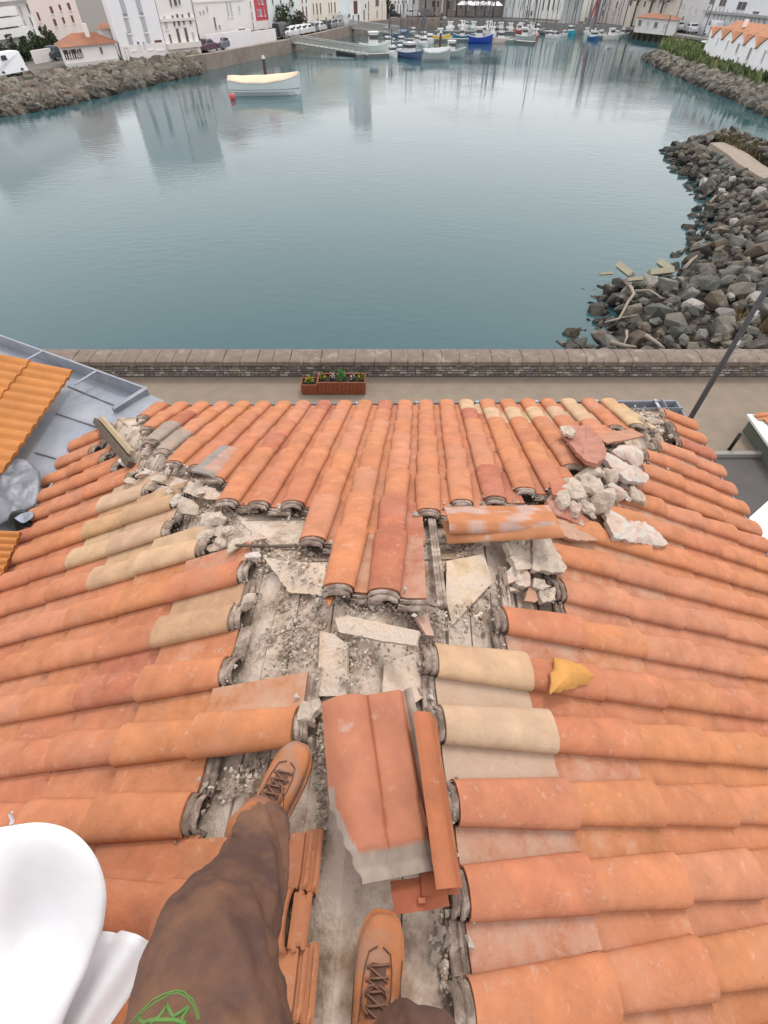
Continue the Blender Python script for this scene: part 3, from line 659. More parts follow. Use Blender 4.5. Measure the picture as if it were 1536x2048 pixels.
desc = ['broad grey mortar lump at the left of the heap on the right hip', 'thick mortar lump at the lower right of the hip heap', 'pale upper mortar lump of the hip heap', 'mortar lump at the upper right of the hip heap', 'mortar lump at the far left of the hip heap', 'white lump on top of the hip heap', 'right hand lump of the hip heap beside the tile rows', 'small mortar lump above the hip heap by the long hip tile', 'lowest left mortar lump of the hip heap', 'small pinkish lump on the top edge of the hip heap', 'mortar lump at the bottom middle of the hip heap', 'pebble sized white lump at the very top of the hip heap', 'small lump between the heap and the red tile corner', 'grey lump resting alone on the right hand tiles beside the heap', 'small lump just left of the lone grey one']
def lump(s, rg, n=46, k=.9):
    vs, fs = [], []; bm = bmesh.new(); bmesh.ops.create_icosphere(bm, subdivisions=3, radius=1); sdv = V((rg.uniform(0, 90), rg.uniform(0, 90), 0))
    pn = [(V((rg.uniform(-1, 1), rg.uniform(-1, 1), rg.uniform(-.6, 1))).normalized(), rg.uniform(.45, .85)) for _ in range(9)]
    for v in bm.verts:
        p = v.co.copy()
        for nn_, dd in pn:
            q = p.dot(nn_)
            if q > dd: p -= nn_ * (q - dd) * .92
        p *= 1 + .22 * noise.noise(p * 2.6 + sdv) + .10 * noise.noise(p * 7 + sdv); v.co = V((p.x * s, p.y * s * .8, p.z * s * .6))
    vs = [v.co.copy() for v in bm.verts]; fs = [tuple(v.index for v in f.verts) for f in bm.faces]; bm.free(); return vs, fs
for (x, y, s), ds in zip(heap, desc):
    p, pl = nearest(x, y, .05 + s * .3); vs, fs = lump(s, rc); rm = rotm(rc, .9); mb = MB(); mb.add([rm @ v for v in vs], fs)
    o = mb.build('mortar_lump', MO if rc.random() < .75 else MP); o.location = p; tag(o, ds, 'mortar lump', 'mortar lumps heaped on the right hip')
# ---- corner rubble (right front) and left hip patch
more = [(1300, 842, .05, 'grey mortar lump at the head of the open right front corner'), (1322, 862, .045, 'mortar lump beside the dark hole at the right front corner'), (1308, 868, .05, 'upright grey tile end in the right front corner rubble'), (1340, 872, .03, 'small mortar lump at the outer edge of the right front corner'), (1290, 856, .035, 'mortar lump under the cream tile end by the right front corner'),
        (612, 1432, .05, 'crusty mortar lump stuck on the end of the orange barrel above the left boot'), (630, 1420, .035, 'small pale mortar lump beside the crusty one'), (432, 1040, .06, 'mortar lump at the top of the left hip'), (455, 1062, .045, 'mortar lump just below the top of the left hip'), (338, 985, .045, 'pale mortar lump on the cream tile end of the left hip'), (495, 1205, .045, 'dark mortar lump capping the peach tile on the left slope'), (300, 975, .04, 'pale mortar crust beside the left hip batten'), (440, 1085, .04, 'mortar lump beside the end of the cream tile')]
for x, y, s, ds in more:
    p, pl = nearest(x, y, .03); vs, fs = lump(s, rc); rm = rotm(rc, .6); mb = MB(); mb.add([rm @ v for v in vs], fs)
    o = mb.build('mortar_lump', MO); o.location = p; tag(o, ds, 'mortar lump')
chunk('wood_block', [(1330, 845), (1342, 843), (1362, 868), (1352, 880), (1340, 870)], 'dark rotten wood block in the right front corner', 'wood block', M['wood_dark'], .06, .02, rough=.002, pl=PR)
for a, b_, ds in (((1285, 820), (1300, 838), 'weathered lath at the bare right front corner, upper one'), ((1268, 828), (1305, 860), 'weathered lath at the bare right front corner, lower one')):
    mb = MB(); mb.tube([PF.hit(a[0], a[1], .01), PF.hit(b_[0], b_[1], .01)], .012, 4); tag(mb.build('lath', M['wood']), ds, 'lath')
mb = MB(); A_, B_ = at(203, 836, ZE + .16), at(264, 906, ZE + .50); mb.tube([A_, B_], .026, 4); tag(mb.build('batten', mat('batten_new', (.62, .48, .31), .8, .12, 12, .2, 40)), 'light new wooden batten at the left front corner of the roof', 'batten')
mb = MB(); mb.tube([at(193, 842, ZE + .10), at(262, 930, ZE + .52)], .036, 4); tag(mb.build('hip_rafter', M['wood_dark']), 'dark old hip timber beside the light batten at the left corner', 'timber')
# ---- shells: loose tiles with real thickness
def shell(name, fr, L, x0, x1, zf, c, mats, label, cat, thick=.012, nx=18, nt=14, group=None, cf=None, mf=None):
    mb = MB(); rows_ = []; cs = []
    for j in range(nt + 1):
        t = j / nt; a, b_ = x0(t), x1(t)
        for i in range(nx + 1):
            x = lerp(a, b_, i / nx); z = zf(x, t) + .0012 * fbm((x * 40, t * 9, 3)); rows_.append(fr @ V((x, t * L, z))); cs.append(cf(x, t) if cf else c)
    n = nx + 1; fs = [(j * n + i, j * n + i + 1, (j + 1) * n + i + 1, (j + 1) * n + i) for j in range(nt) for i in range(nx)]
    zv = fr.to_3x3() @ V((0, 0, 1)); b0 = len(rows_); rows_ += [p - zv * thick for p in rows_]; cs += cs
    fs += [(b0 + f[0], b0 + f[3], b0 + f[2], b0 + f[1]) for f in list(fs)]
    bd = [i for i in range(n)] + [j * n + nx for j in range(1, nt + 1)] + [nt * n + i for i in range(nx - 1, -1, -1)] + [j * n for j in range(nt - 1, 0, -1)]
    for k in range(len(bd)): a, b_ = bd[k], bd[(k + 1) % len(bd)]; fs.append((a, b0 + a, b0 + b_, b_))
    mb.add(rows_, fs, cs)
    o = mb.build(name, mats, smooth=True, loc=tuple(fr.translation)); 
    es = o.modifiers.new('edge', 'EDGE_SPLIT'); es.split_angle = R(50)
    return tag(o, label, cat, group)
def fpx(pl, A, B, offA, offB=None, roll=0):
    a = pl.hit(A[0], A[1], offA); b_ = pl.hit(B[0], B[1], offA if offB is None else offB); y = (b_ - a).normalized(); x = y.cross(pl.n).normalized(); z = x.cross(y)
    m_ = frame(a, x, y, z); L_ = (b_ - a).length
    return m_ @ Matrix.Rotation(roll, 4, 'Y'), L_
# flat horizontal support plane near the ridge
PH = Plane(APEX, V((1, 0, 0)), V((0, 1, 0))); PH.n = V((0, 0, 1))
# big double tile lying along the ridge: wide low barrel on the left, flat on the right, ribs at the right side, grimy head toward the viewer
fr, LL = fpx(PH, (733, 1390), (786, 1757), .085, .075)
def zbig(x, t):
    g = 0
    if x > .0: g = .034 * max(0, math.sin(math.pi * min(1, x / .135))) ** .8          # barrel (photo left)
    r_ = -x
    if r_ > .098: g += -.006 - (.012 if .108 < r_ < .120 else 0) + (.006 if r_ > .124 else 0)
    if t > .86: g -= .010 + (.008 if .90 < t < .955 else 0)
    if abs(x) < .004: g -= .003
    return g
GR = (.37, .33, .30, 0)
def cbig(x, t):
    if t > .87 or -x > .112: g9 = .42 + .12 * fbm((x * 30, t * 8, 5)); return (g9 * 1.05, g9 * .84, g9 * .68, 0)
    if t > .5 and x > .122 - max(0, t - .62) * .19: return (.50, .40, .34, 0)
    if x < .004 and x > -.004: return (.45, .14, .07, 0)
    k = .03 * fbm((x * 12, t * 5, 1)); return (.60 + k, .235 + k * .6, .135, 0)
# the frame's x points to the photo's left when y points at the viewer
sgn = 1 if (fr.to_3x3() @ V((1, 0, 0))).x < 0 else -1
if sgn < 0: fr = fr @ Matrix.Scale(-1, 4, V((1, 0, 0)))
shell('roof_tile', fr, LL, lambda t: -.142, lambda t: .138 - max(0, t - .62) * .17 - .004 * math.sin(t * 60) * (t > .6), zbig, None, [M['clay_plain']], 'large loose double tile lying along the ridge, its lower left corner broken', 'roof tile', nx=44, nt=40, cf=cbig)
# tiles standing on edge to its right
def zU(w, d): return lambda x, t: -d * (1 - min(1, ((w / 2 - abs(x)) / (w * .28)) if abs(x) < w / 2 else 0)) ** 2
fr, LL = fpx(PH, (866, 1432), (920, 1775), .07, .06, roll=R(-72))
shell('roof_tile', fr, LL, lambda t: -.04, lambda t: .075, zU(.15, .03), (.56, .19, .085, 0), [M['clay_plain']], 'orange tile standing on edge right of the large loose tile', 'roof tile', thick=.013)
fr, LL = fpx(PH, (846, 1440), (884, 1790), .02, .02, roll=R(-18))
shell('roof_tile', fr, LL, lambda t: -.05, lambda t: .05, zU(.13, .02), (.50, .15, .07, 0), [M['clay_plain']], 'dark red tile lying half under the large loose tile on its right', 'roof tile', thick=.013)
fr, LL = fpx(PH, (868, 1450), (915, 1740), .03, .02, roll=R(-80))
shell('roof_tile', fr, LL * .9, lambda t: -.03, lambda t: .035, lambda x, t: .006 * math.sin(t * 9), (.66, .27, .10, 0), [M['clay_plain']], 'narrow bright orange tile strip jammed against the right hand tile heads', 'roof tile', thick=.012)
chunk('roof_tile', [(780, 1762), (850, 1752), (892, 1758), (899, 1812), (850, 1822), (788, 1830)], 'red tile end poking out below the large loose tile', 'roof tile', CP, .016, .02, (.55, .17, .085, 0), .001, pl=PH)
chunk('tile_nib', [(836, 1796), (850, 1795), (852, 1806), (838, 1807)], 'small square nib on the red tile end below the large loose tile', 'nib', CP, .012, .034, (.58, .2, .1, 0), .0005, pl=PH)
# the two stacked tiles right of the front rows
def zsk(x, t): return -.030 * max(0, (abs(x) - .062) / .03) ** 1.2 if abs(x) > .062 else 0
fr, LL = fpx(PF, (888, 1052), (1115, 1040), .05, .07, roll=0)
def cst(x, t): 
    k = fbm((x * 14, t * 6, 8)); return (.62, .25, .11, 0) if k < .02 else (.62, .40, .33, 0)
shell('roof_tile', fr, LL, lambda t: -.095, lambda t: .095, zsk, (.62, .26, .12, 0), [M['clay_plain']], 'lower tile of the stack of two right of the front tile rows', 'roof tile', thick=.013)
fr, LL = fpx(PF, (893, 1028), (1112, 1024), .115, .10, roll=R(10))
shell('roof_tile', fr, LL * .97, lambda t: -.095, lambda t: .095, zsk, None, [M['clay_plain']], 'upper tile of the stack of two, pink mortar smeared over its back', 'roof tile', thick=.013, cf=cst)
# tile lying askew near the left hip with grimy underside rib
fr, LL = fpx(PF, (398, 944), (458, 892), .085, .09, roll=R(12))
shell('roof_tile', fr, LL, lambda t: -.05, lambda t: .09, zU(.2, .03), None, [M['clay_plain']], 'grimy tile lying askew on the front slope near the left hip', 'roof tile', cf=lambda x, t: (.36, .31, .28, 0) if x < .0 or t < .1 else (.58, .34, .26, 0))
# side ribs of the foremost tiles
for a, b_, ds in (((862, 1030), (884, 1212), 'grey side rib of the foremost tile, right of the ridge end'), ((1004, 1135), (1022, 1292), 'grimy tile rib lying along the right hand tile heads')):
    mb = MB(); pA, pB = PF.hit(a[0], a[1], .0) if a[0] < 900 else PR.hit(a[0], a[1], -.01), PF.hit(b_[0], b_[1], .0) if a[0] < 900 else PR.hit(b_[0], b_[1], -.01)
    d_ = (pB - pA).normalized(); s_ = d_.cross(V((0, 0, 1))).normalized()
    for o_ in (-.014, .012): mb.tube([pA + s_ * o_, pA.lerp(pB, .5) + s_ * o_ + V((0, 0, .003)), pB + s_ * o_], .008, 6)
    mb.tube([pA - V((0, 0, .008)), pB - V((0, 0, .008))], .018, 4); tag(mb.build('tile_rib', M['old_lip'], smooth=True), ds, 'tile rib')
extra = [(262, 962, .05, 'mortar lump below the foot of the light batten'), (286, 948, .055, 'pale mortar lump right below the light batten'), (318, 958, .06, 'broad mortar lump at the top of the left hip line'), (352, 1000, .05, 'mortar lump between the cream tiles and the hip'), (376, 1012, .07, 'craggy mortar lump where the left hip turns'), (412, 1068, .05, 'mortar lump stuck to a cream tile head'), (470, 1092, .045, 'mortar lump left of the thin lath'), (505, 1112, .04, 'small mortar lump at the tip of the broken slate'), (245, 925, .04, 'mortar crumb beside the old hip timber'), (398, 985, .04, 'mortar lump under the askew grimy tile'),
    (1138, 965, .06, 'mortar lump high on the left of the hip heap'), (1172, 1024, .07, 'mortar lump at the bottom right of the hip heap'), (1245, 970, .05, 'mortar lump at the right edge of the hip heap'), (1100, 1010, .045, 'mortar lump beside the red tile strip'), (1262, 915, .04, 'mortar lump on the domed hip tile'), (1240, 876, .045, 'mortar lump beside the flat salmon tile piece'), (1318, 846, .055, 'large mortar lump in the bare right front corner'), (1287, 838, .045, 'mortar lump above the bare corner laths')]
for x, y, s, ds in extra:
    p, pl = nearest(x, y, .03); vs, fs = lump(s, rc); rm = rotm(rc, .5); mb = MB(); mb.add([rm @ V((v.x * 1.15, v.y, v.z * .75)) for v in vs], fs)
    o = mb.build('mortar_lump', MO if rc.random() < .6 else MP); o.location = p; tag(o, ds, 'mortar lump')
chunk('board', [(285, 935), (330, 948), (432, 978), (446, 1000), (400, 996), (300, 958)], 'grey weathered board lying along the left hip under the mortar', 'board', M['deck'], .016, .0, (.36, .31, .26, 0), .002, pl=PL)
chunk('board', [(408, 1092), (522, 1066), (532, 1076), (420, 1104)], 'narrow grey board under the cream tile ends at the left hip', 'board', M['deck'], .016, .0, (.40, .34, .29, 0), .002, pl=PL)
chunk('mortar_slab', [(300, 965), (340, 975), (362, 1005), (345, 1022), (322, 1010), (305, 985)], 'flat pale mortar crust on the cream tile ends at the left hip', 'mortar slab', MP, .02, .0, rough=.004, pl=PL)
chunk('mortar_slab', [(404, 1028), (426, 1022), (446, 1050), (440, 1074), (418, 1066), (400, 1046)], 'cracked whitish mortar crust at the head of the left hip', 'mortar slab', MO, .02, .01, rough=.004, pl=PL)
# ---- gravel and crumbs (stuff)
mb = MB(); HG = [hullrock(rc, 8, 1, .8, .55) for _ in range(10)]
expo = [(398, 1010), (440, 1010), (620, 1015), (640, 1100), (660, 1200), (880, 1215), (885, 1050), (960, 1040), (1010, 1130), (1012, 1280), (880, 1290), (890, 1430), (840, 1440), (640, 1400), (640, 1480), (600, 1480), (560, 1470), (440, 1490), (430, 1610), (500, 1600), (540, 1490), (480, 1330), (420, 1200), (400, 1100)]
def stone(x, y, s, offz, cols=None):
    p, pl = nearest(x, y, offz); k, (vs, fs) = 0, HG[rc.randrange(10)]; rm = rotm(rc, .6)
    c = rc.choice(cols or [(.56, .46, .37), (.64, .53, .44), (.50, .40, .32), (.40, .31, .25), (.62, .44, .34), (.76, .68, .58)]); mb.add([rm @ v * s + p for v in vs], fs, (c[0], c[1], c[2], 0))
n = 0
while n < 4200:
    x, y = rc.uniform(395, 1015), rc.uniform(1005, 1620)
    if not inpoly(x, y, expo): continue
    q, _ = nearest(x, y); f = fbm(q + V((3, 1, 0)), 5.5, 3)
    if f + .35 * noise.noise(q * 17) < rc.uniform(-.12, .40): continue
    n += 1; s = rc.choices([rc.uniform(.002, .005), rc.uniform(.005, .009), rc.uniform(.010, .018)], [9, 3.5, .8])[0]; stone(x, y, s, -.04 + s * .4)
def line_(pts_, n, spread, s0, s1, offz, cols=None):
    for _ in range(n):
        t = rc.uniform(0, len(pts_) - 1.001); i = int(t); f = t - i; x = lerp(pts_[i][0], pts_[i + 1][0], f) + rc.gauss(0, spread); y = lerp(pts_[i][1], pts_[i + 1][1], f) + rc.gauss(0, spread); stone(x, y, rc.uniform(s0, s1), offz, cols)
line_([(640, 1400), (640, 1500), (642, 1620), (632, 1740)], 260, 6, .003, .011, -.03)
line_([(870, 1225), (860, 1340), (872, 1425)], 240, 9, .003, .012, -.03)
line_([(870, 1800), (880, 1900), (900, 1990)], 60, 8, .004, .014, -.03)
line_([(655, 1200), (760, 1212), (860, 1222)], 170, 9, .003, .010, -.02)
line_([(395, 1020), (430, 1070), (480, 1110), (520, 1120)], 170, 13, .004, .013, -.015)
line_([(235, 900), (290, 940), (350, 985), (400, 1010), (440, 1060)], 520, 17, .003, .016, -.03)
line_([(1260, 880), (1240, 930), (1190, 985), (1110, 1010), (1080, 1090)], 420, 20, .003, .016, .01)
line_([(1270, 822), (1300, 845), (1340, 870)], 200, 10, .004, .018, -.01)
for (x, y, sp_, n_) in ((700, 1360, 14, 40), (600, 1145, 30, 60), (745, 1300, 40, 90), (570, 1340, 25, 50), (480, 1560, 30, 70), (905, 975, 14, 16), (955, 960, 9, 16), (940, 920, 12, 8), (828, 1030, 9, 18), (838, 1075, 12, 20), (660, 1030, 14, 12), (740, 1040, 10, 14), (828, 900, 12, 6), (650, 905, 8, 8), (600, 945, 12, 6), (1082, 955, 14, 14), (930, 1240, 30, 60), (1000, 1180, 16, 22),
        (272, 1300, 10, 24), (245, 1400, 14, 26), (430, 1310, 14, 10), (290, 1180, 20, 10), (350, 1060, 14, 12), (1170, 1390, 18, 34), (1260, 1400, 10, 14), (1275, 1300, 12, 24), (1110, 1290, 18, 24), (1280, 1218, 12, 10), (1360, 1170, 14, 10), (1440, 1180, 6, 5), (1205, 1290, 10, 10), (1000, 1530, 18, 26), (960, 1500, 14, 12), (1190, 1690, 11, 14), (1365, 1680, 6, 5), (1130, 1710, 12, 6), (250, 1460, 12, 16), (205, 1510, 6, 5), (1040, 1720, 18, 14), (1050, 1930, 16, 14), (1190, 925, 8, 8), (590, 1560, 10, 10)):
    for _ in range(n_): stone(x + rc.gauss(0, sp_), y + rc.gauss(0, sp_ * .5), rc.uniform(.003, .013) * (1.2 if y < 1250 else .9), .004)
for pl_, cols_ in ((PL, [(-.36 + PITL * k, {0: .21, 1: .60, 2: .64, 3: .67, 4: 1.02, 5: 1.38, 6: 1.42, 7: 1.80, 8: 2.10, 9: 2.40, 10: 2.70, -1: .58}.get(k, .2)) for k in range(-1, 11)]), (PR, [(-.098 + PITR * k, {0: .28, -1: .30, -2: .34, 1: .62, 2: 1.0, 3: .98, 4: .95, 5: 1.40, 6: 1.68, 7: 1.92, 8: 2.10, 9: 2.25, 10: 2.5, 11: 2.74}.get(k, .36)) for k in range(-4, 12)]), (PF, [(.335 + .208 * k - (.065 + .045 * (.335 + .208 * k)) * (3.45 - frontstart[k]), frontstart[k]) for k in range(-11, 9)])):
    for a_, u_ in cols_:
        for _ in range(rc.randint(12, 26)):
            aa = a_ + rc.uniform(-.10, .12); uu = u_ - .02 + rc.gauss(0, .03); s = rc.choice([rc.uniform(.003, .007), rc.uniform(.006, .014), rc.uniform(.010, .022)]); vs, fs = HG[rc.randrange(10)]; rm = rotm(rc, .6); c = rc.choice([(.58, .50, .43), (.72, .64, .56), (.46, .38, .32), (.36, .29, .24)])
            p = pl_.pt(aa, uu, rc.uniform(-.035, .03)); mb.add([rm @ v * s + p for v in vs], fs, (c[0], c[1], c[2], 0))
for _ in range(220):
    x, y = rc.uniform(0, 1536), rc.uniform(830, 2040)
    if 380 < x < 1000 and y > 1000: continue
    stone(x, y, rc.uniform(.0015, .004), .006, [(.12, .08, .06), (.5, .42, .36), (.2, .15, .12), (.66, .55, .45)])
tag(mb.build('gravel', M['stones']), 'crumbs of mortar and gravel scattered over the bare boards and tile valleys', 'gravel', kind='stuff')
# ================================================================ THE WORKER STANDING ON THE RIDGE
M['skin'] = mat('skin', (.62, .42, .32), .6, .1, 10, 0)
M['trouser'] = mat('trouser', (.090, .048, .038), .88, .22, 5, .25, 220, c2=(.20, .098, .056), c2s=6, c2t=.56, c2w=.25, k=.95, bdist=.003)
M['boot'] = mat('boot', (.44, .17, .07), .92, .28, 16, .5, 120, c2=(.34, .22, .17), c2s=9, c2t=.56, c2w=.2, k=.78, bdist=.003)
M['boot_dark'] = mat('boot_dark', (.17, .085, .06), .85, .2, 30, .3, 120)
M['lace'] = mat('lace', (.28, .14, .09), .85, .2, 60, 0)
M['sweater'] = mat('sweater', (.05, .055, .07), .9, .15, 20, .2, 100)
M['hair'] = mat('hair', (.05, .035, .025), .7, .2, 40, 0)
M['green_print'] = mat('green_print', (.10, .19, .05), .8, .15, 20, 0, k=1.0)
def bez(P, n):
    out = []; k = len(P) - 1
    for s_ in range(n + 1):
        t = s_ / n * k; i = min(int(t), k - 1); f = t - i; p0 = P[max(i - 1, 0)]; p1 = P[i]; p2 = P[i + 1]; p3 = P[min(i + 2, k)]
        out.append(tuple(.5 * ((2 * b1) + (c1 - a1) * f + (2 * a1 - 5 * b1 + 4 * c1 - d1) * f * f + (3 * b1 - a1 - 3 * c1 + d1) * f ** 3) for a1, b1, c1, d1 in zip(p0, p1, p2, p3)))
    return out
def limb(mb, P, n=26, k=28, fold=.006, fs=9, seed=0, cap=True):
    """P: (x, y, z, radius)"""
    C = bez(P, n); secs = []
    for i, c in enumerate(C):
        p = V(c[:3]); a = V(C[max(i - 1, 0)][:3]); b_ = V(C[min(i + 1, n)][:3]); t = (b_ - a).normalized(); x = V((1, 0, 0)); x = (x - t * x.dot(t)).normalized(); y = t.cross(x); q = []
        for j in range(k):
            th = 2 * math.pi * j / k; d = x * math.cos(th) + y * math.sin(th); r = c[3]; pp = p + d * r
            if fold > .006:
                al = i / n * 3.2; ph = th + al * 1.1; r1 = 1 - 2.4 * abs(noise.noise(V((math.cos(ph) * 1.5 + seed, math.sin(ph) * 1.5, al * .55)))); r2 = 1 - 2.4 * abs(noise.noise(V((math.cos(ph + al * .6) * 3.1, math.sin(ph + al * .6) * 3.1 + seed, al * 1.3)))); r3 = 1 - 2.4 * abs(noise.noise(V((math.cos(th) * 1.2, math.sin(th) * 1.2 + seed * 2, al * 5))))
                w_ = .75 * r1 + .45 * r2 + .35 * r3 * (1 if (al < .5 or 1.5 < al < 2.1) else .25) - .6
            else: w_ = noise.noise(V((pp.x * 5 + seed, pp.y * 5, pp.z * fs))) + .5 * noise.noise(V((pp.x * 13, pp.y * 13 + seed, pp.z * fs * 2.2 + th)))
            q.append(pp + d * w_ * fold * 2)
        secs.append(q)
    mb.loft(secs, cap=cap); return secs
# joints (left = the photo's left leg, stepping forward)
toeL, toeR = at(600, 1484, ZR + .07), at(768, 1822, ZR + .07)
ankL, kneeL, hipL = V((-.292, .205, ZR + .10)), V((-.262, -.050, ZR + .54)), V((-.12, -.42, ZR + .86))
ankR, kneeR, hipR = V((-.015, -.265, ZR + .10)), V((.045, -.215, ZR + .50)), V((.07, -.44, ZR + .86))
# body: one skinned surface
def skin_body(name, J, E_, material):
    me = bpy.data.meshes.new(name); me.from_pydata([tuple(j[0]) for j in J], E_, []); o = bpy.data.objects.new(name, me); col.objects.link(o)
    o.modifiers.new('skin', 'SKIN'); sv_ = me.skin_vertices[0].data
    for i, j in enumerate(J): sv_[i].radius = (j[1], j[1] if len(j) < 3 else j[2]); sv_[i].use_root = (i == 0)
    ss = o.modifiers.new('sub', 'SUBSURF'); ss.levels = 2; ss.render_levels = 2; me.materials.append(material)
    return o
pel = V((-.025, -.44, ZR + .92)); chest = V((-.03, -.50, ZR + 1.28)); neck = V((-.03, -.50, ZR + 1.50)); head = V((-.03, -.44, ZR + 1.68))
J = [(pel, .13, .10), (pel + V((0, -.02, .16)), .12, .09), (chest, .11, .08), (neck - V((0, 0, .07)), .07, .06), (neck, .052, .055), (head - V((0, -.01, .07)), .062, .075), (head + V((0, .0, .03)), .075, .092), (head + V((0, -.01, .10)), .06, .075),
     (hipL, .085), (kneeL, .055), (ankL + V((0, .0, .04)), .038), (ankL + V((-.01, -.02, -.05)), .036), (ankL + V((.03, .16, -.065)), .030),
     (hipR, .085), (kneeR, .055), (ankR + V((0, 0, .04)), .038), (ankR + V((0, -.02, -.05)), .036), (ankR + V((.01, .20, -.065)), .030)]
E_ = [(0, 1), (1, 2), (2, 3), (3, 4), (4, 5), (5, 6), (6, 7), (0, 8), (8, 9), (9, 10), (10, 11), (11, 12), (0, 13), (13, 14), (14, 15), (15, 16), (16, 17)]
for s_ in (-1, 1):
    sh = chest + V((s_ * .19, .0, .12)); el = chest + V((s_ * .25, .06, -.16)); wr = V((s_ * .085 - .0, -.11, CZ - .05)); hd = V((s_ * .075, -.055, CZ - .028)); b0 = len(J)
    J += [(sh, .038), (el, .034), (wr, .027, .022), (hd, .034, .016)]; E_ += [(2, b0), (b0, b0 + 1), (b0 + 1, b0 + 2), (b0 + 2, b0 + 3)]
    for f_ in range(4):
        k0 = len(J); yy = .016 - f_ * .011 * 1; J += [(hd + V((-s_ * .006, .020, .012 - f_ * .016)), .0085), (hd + V((-s_ * .022, .034, .012 - f_ * .016)), .008), (hd + V((-s_ * .040, .030, .010 - f_ * .015)), .007)]
        E_ += [(b0 + 3, k0), (k0, k0 + 1), (k0 + 1, k0 + 2)]
    k0 = len(J); J += [(hd + V((-s_ * .018, -.020, .012)), .010), (hd + V((-s_ * .036, -.026, .020)), .008)]; E_ += [(b0 + 3, k0), (k0, k0 + 1)]
person = skin_body('person', J, E_, M['skin'])
tag(person, 'person in dusty brown work trousers and orange suede boots standing on the stripped ridge', 'person')
# trousers
mt = MB()
limb(mt, [(ankL.x + .012, ankL.y - .012, ankL.z + .075, .050), (ankL.x + .004, ankL.y - .035, ankL.z + .12, .066), (lerp(ankL.x, kneeL.x, .45) - .004, lerp(ankL.y, kneeL.y, .45), lerp(ankL.z, kneeL.z, .45), .078), (kneeL.x, kneeL.y, kneeL.z, .103), (lerp(kneeL.x, hipL.x, .5), lerp(kneeL.y, hipL.y, .5), lerp(kneeL.z, hipL.z, .5), .115), (hipL.x, hipL.y, hipL.z + .02, .125)], 90, 90, .0085, 15, 2)
limb(mt, [(ankR.x + .045, ankR.y + .07, ankR.z + .075, .070), (ankR.x + .07, ankR.y + .085, ankR.z + .15, .088), (lerp(ankR.x, kneeR.x, .5), lerp(ankR.y, kneeR.y, .5), lerp(ankR.z, kneeR.z, .5), .092), (kneeR.x, kneeR.y, kneeR.z, .10), (lerp(kneeR.x, hipR.x, .5), lerp(kneeR.y, hipR.y, .5), lerp(kneeR.z, hipR.z, .5), .11), (hipR.x, hipR.y, hipR.z + .02, .12)], 70, 80, .0085, 15, 9)
limb(mt, [(-.125, -.44, ZR + .80, .10), (-.06, -.45, ZR + .90, .145), (.01, -.45, ZR + .90, .145), (.075, -.44, ZR + .80, .10)], 14, 30, .004, 6, 4)
limb(mt, [(-.028, -.45, ZR + .86, .16), (-.03, -.46, ZR + .95, .155), (-.03, -.465, ZR + 1.03, .150)], 10, 36, .003, 6, 4)
tr = mt.build('trousers', M['trouser'], smooth=True); tr.parent = person
rm_ = tr.modifiers.new('remesh', 'REMESH'); rm_.mode = 'VOXEL'; rm_.voxel_size = .0055; rm_.use_smooth_shade = True
tx = bpy.data.textures.new('folds', 'CLOUDS'); tx.noise_scale = .09; tx.noise_depth = 3
dm = tr.modifiers.new('folds', 'DISPLACE'); dm.texture = tx; dm.texture_coords = 'LOCAL'; dm.strength = .010; dm.mid_level = .5
tx2 = bpy.data.textures.new('creases', 'MARBLE'); tx2.noise_scale = .16; tx2.turbulence = 9; tx2.marble_type = 'SHARP'
dm2 = tr.modifiers.new('creases', 'DISPLACE'); dm2.texture = tx2; dm2.texture_coords = 'LOCAL'; dm2.strength = .006; dm2.mid_level = .5
sm = tr.modifiers.new('smooth', 'SMOOTH'); sm.iterations = 2
# sweater sleeves and torso
ms = MB(); limb(ms, [(-.03, -.47, ZR + .98, .165), (-.03, -.50, ZR + 1.15, .17), (-.03, -.51, ZR + 1.34, .18), (-.03, -.50, ZR + 1.44, .11), (-.03, -.50, ZR + 1.49, .07)], 24, 30, .004, 8, 3)
for s_ in (-1, 1):
    sh = chest + V((s_ * .175, .0, .115)); el = chest + V((s_ * .25, .06, -.16)); wr = V((s_ * .095, -.15, CZ - .055)); limb(ms, [(*(sh - V((s_ * .06, 0, -.01))), .09), (*sh, .088), (*el, .060), (*el.lerp(wr, .5), .045), (*wr, .036)], 20, 20, .003, 12, s_)
sw = ms.build('sweater', M['sweater'], smooth=True); sw.parent = person
rm2 = sw.modifiers.new('remesh', 'REMESH'); rm2.mode = 'VOXEL'; rm2.voxel_size = .012; rm2.use_smooth_shade = True
mh = MB(); vs, fs = lump(.115, random.Random(2)); mh.add([V((v.x * .88, v.y * 1.12, v.z * 1.15)) + head + V((0, -.03, .058)) for v in vs], fs); hr = mh.build('hair', M['hair'], smooth=True); hr.parent = person
for s_ in (-1, 1):
    me_ = MB(); me_.tube([head + V((s_ * .028, .078, .012)), head + V((s_ * .028, .088, .010))], [.010, .006], 10); e_ = me_.build('eye', M['black']); e_.parent = person
    me_ = MB(); me_.tube([head + V((s_ * .076, -.01, -.025)), head + V((s_ * .086, -.018, .005)), head + V((s_ * .078, -.01, .03))], [.008, .012, .008], 8); e_ = me_.build('ear', M['skin'], smooth=True); e_.parent = person
me_ = MB(); me_.tube([head + V((0, .080, .012)), head + V((0, .098, -.018)), head + V((0, .086, -.030))], [.008, .014, .010], 8); e_ = me_.build('nose', M['skin'], smooth=True); e_.parent = person
me_ = MB(); me_.tube([head + V((-.02, .078, -.056)), head + V((0, .086, -.054)), head + V((.02, .078, -.056))], [.003, .005, .003], 6); e_ = me_.build('mouth', mat('lips', (.45, .2, .17), .6, .05, 5, 0)); e_.parent = person
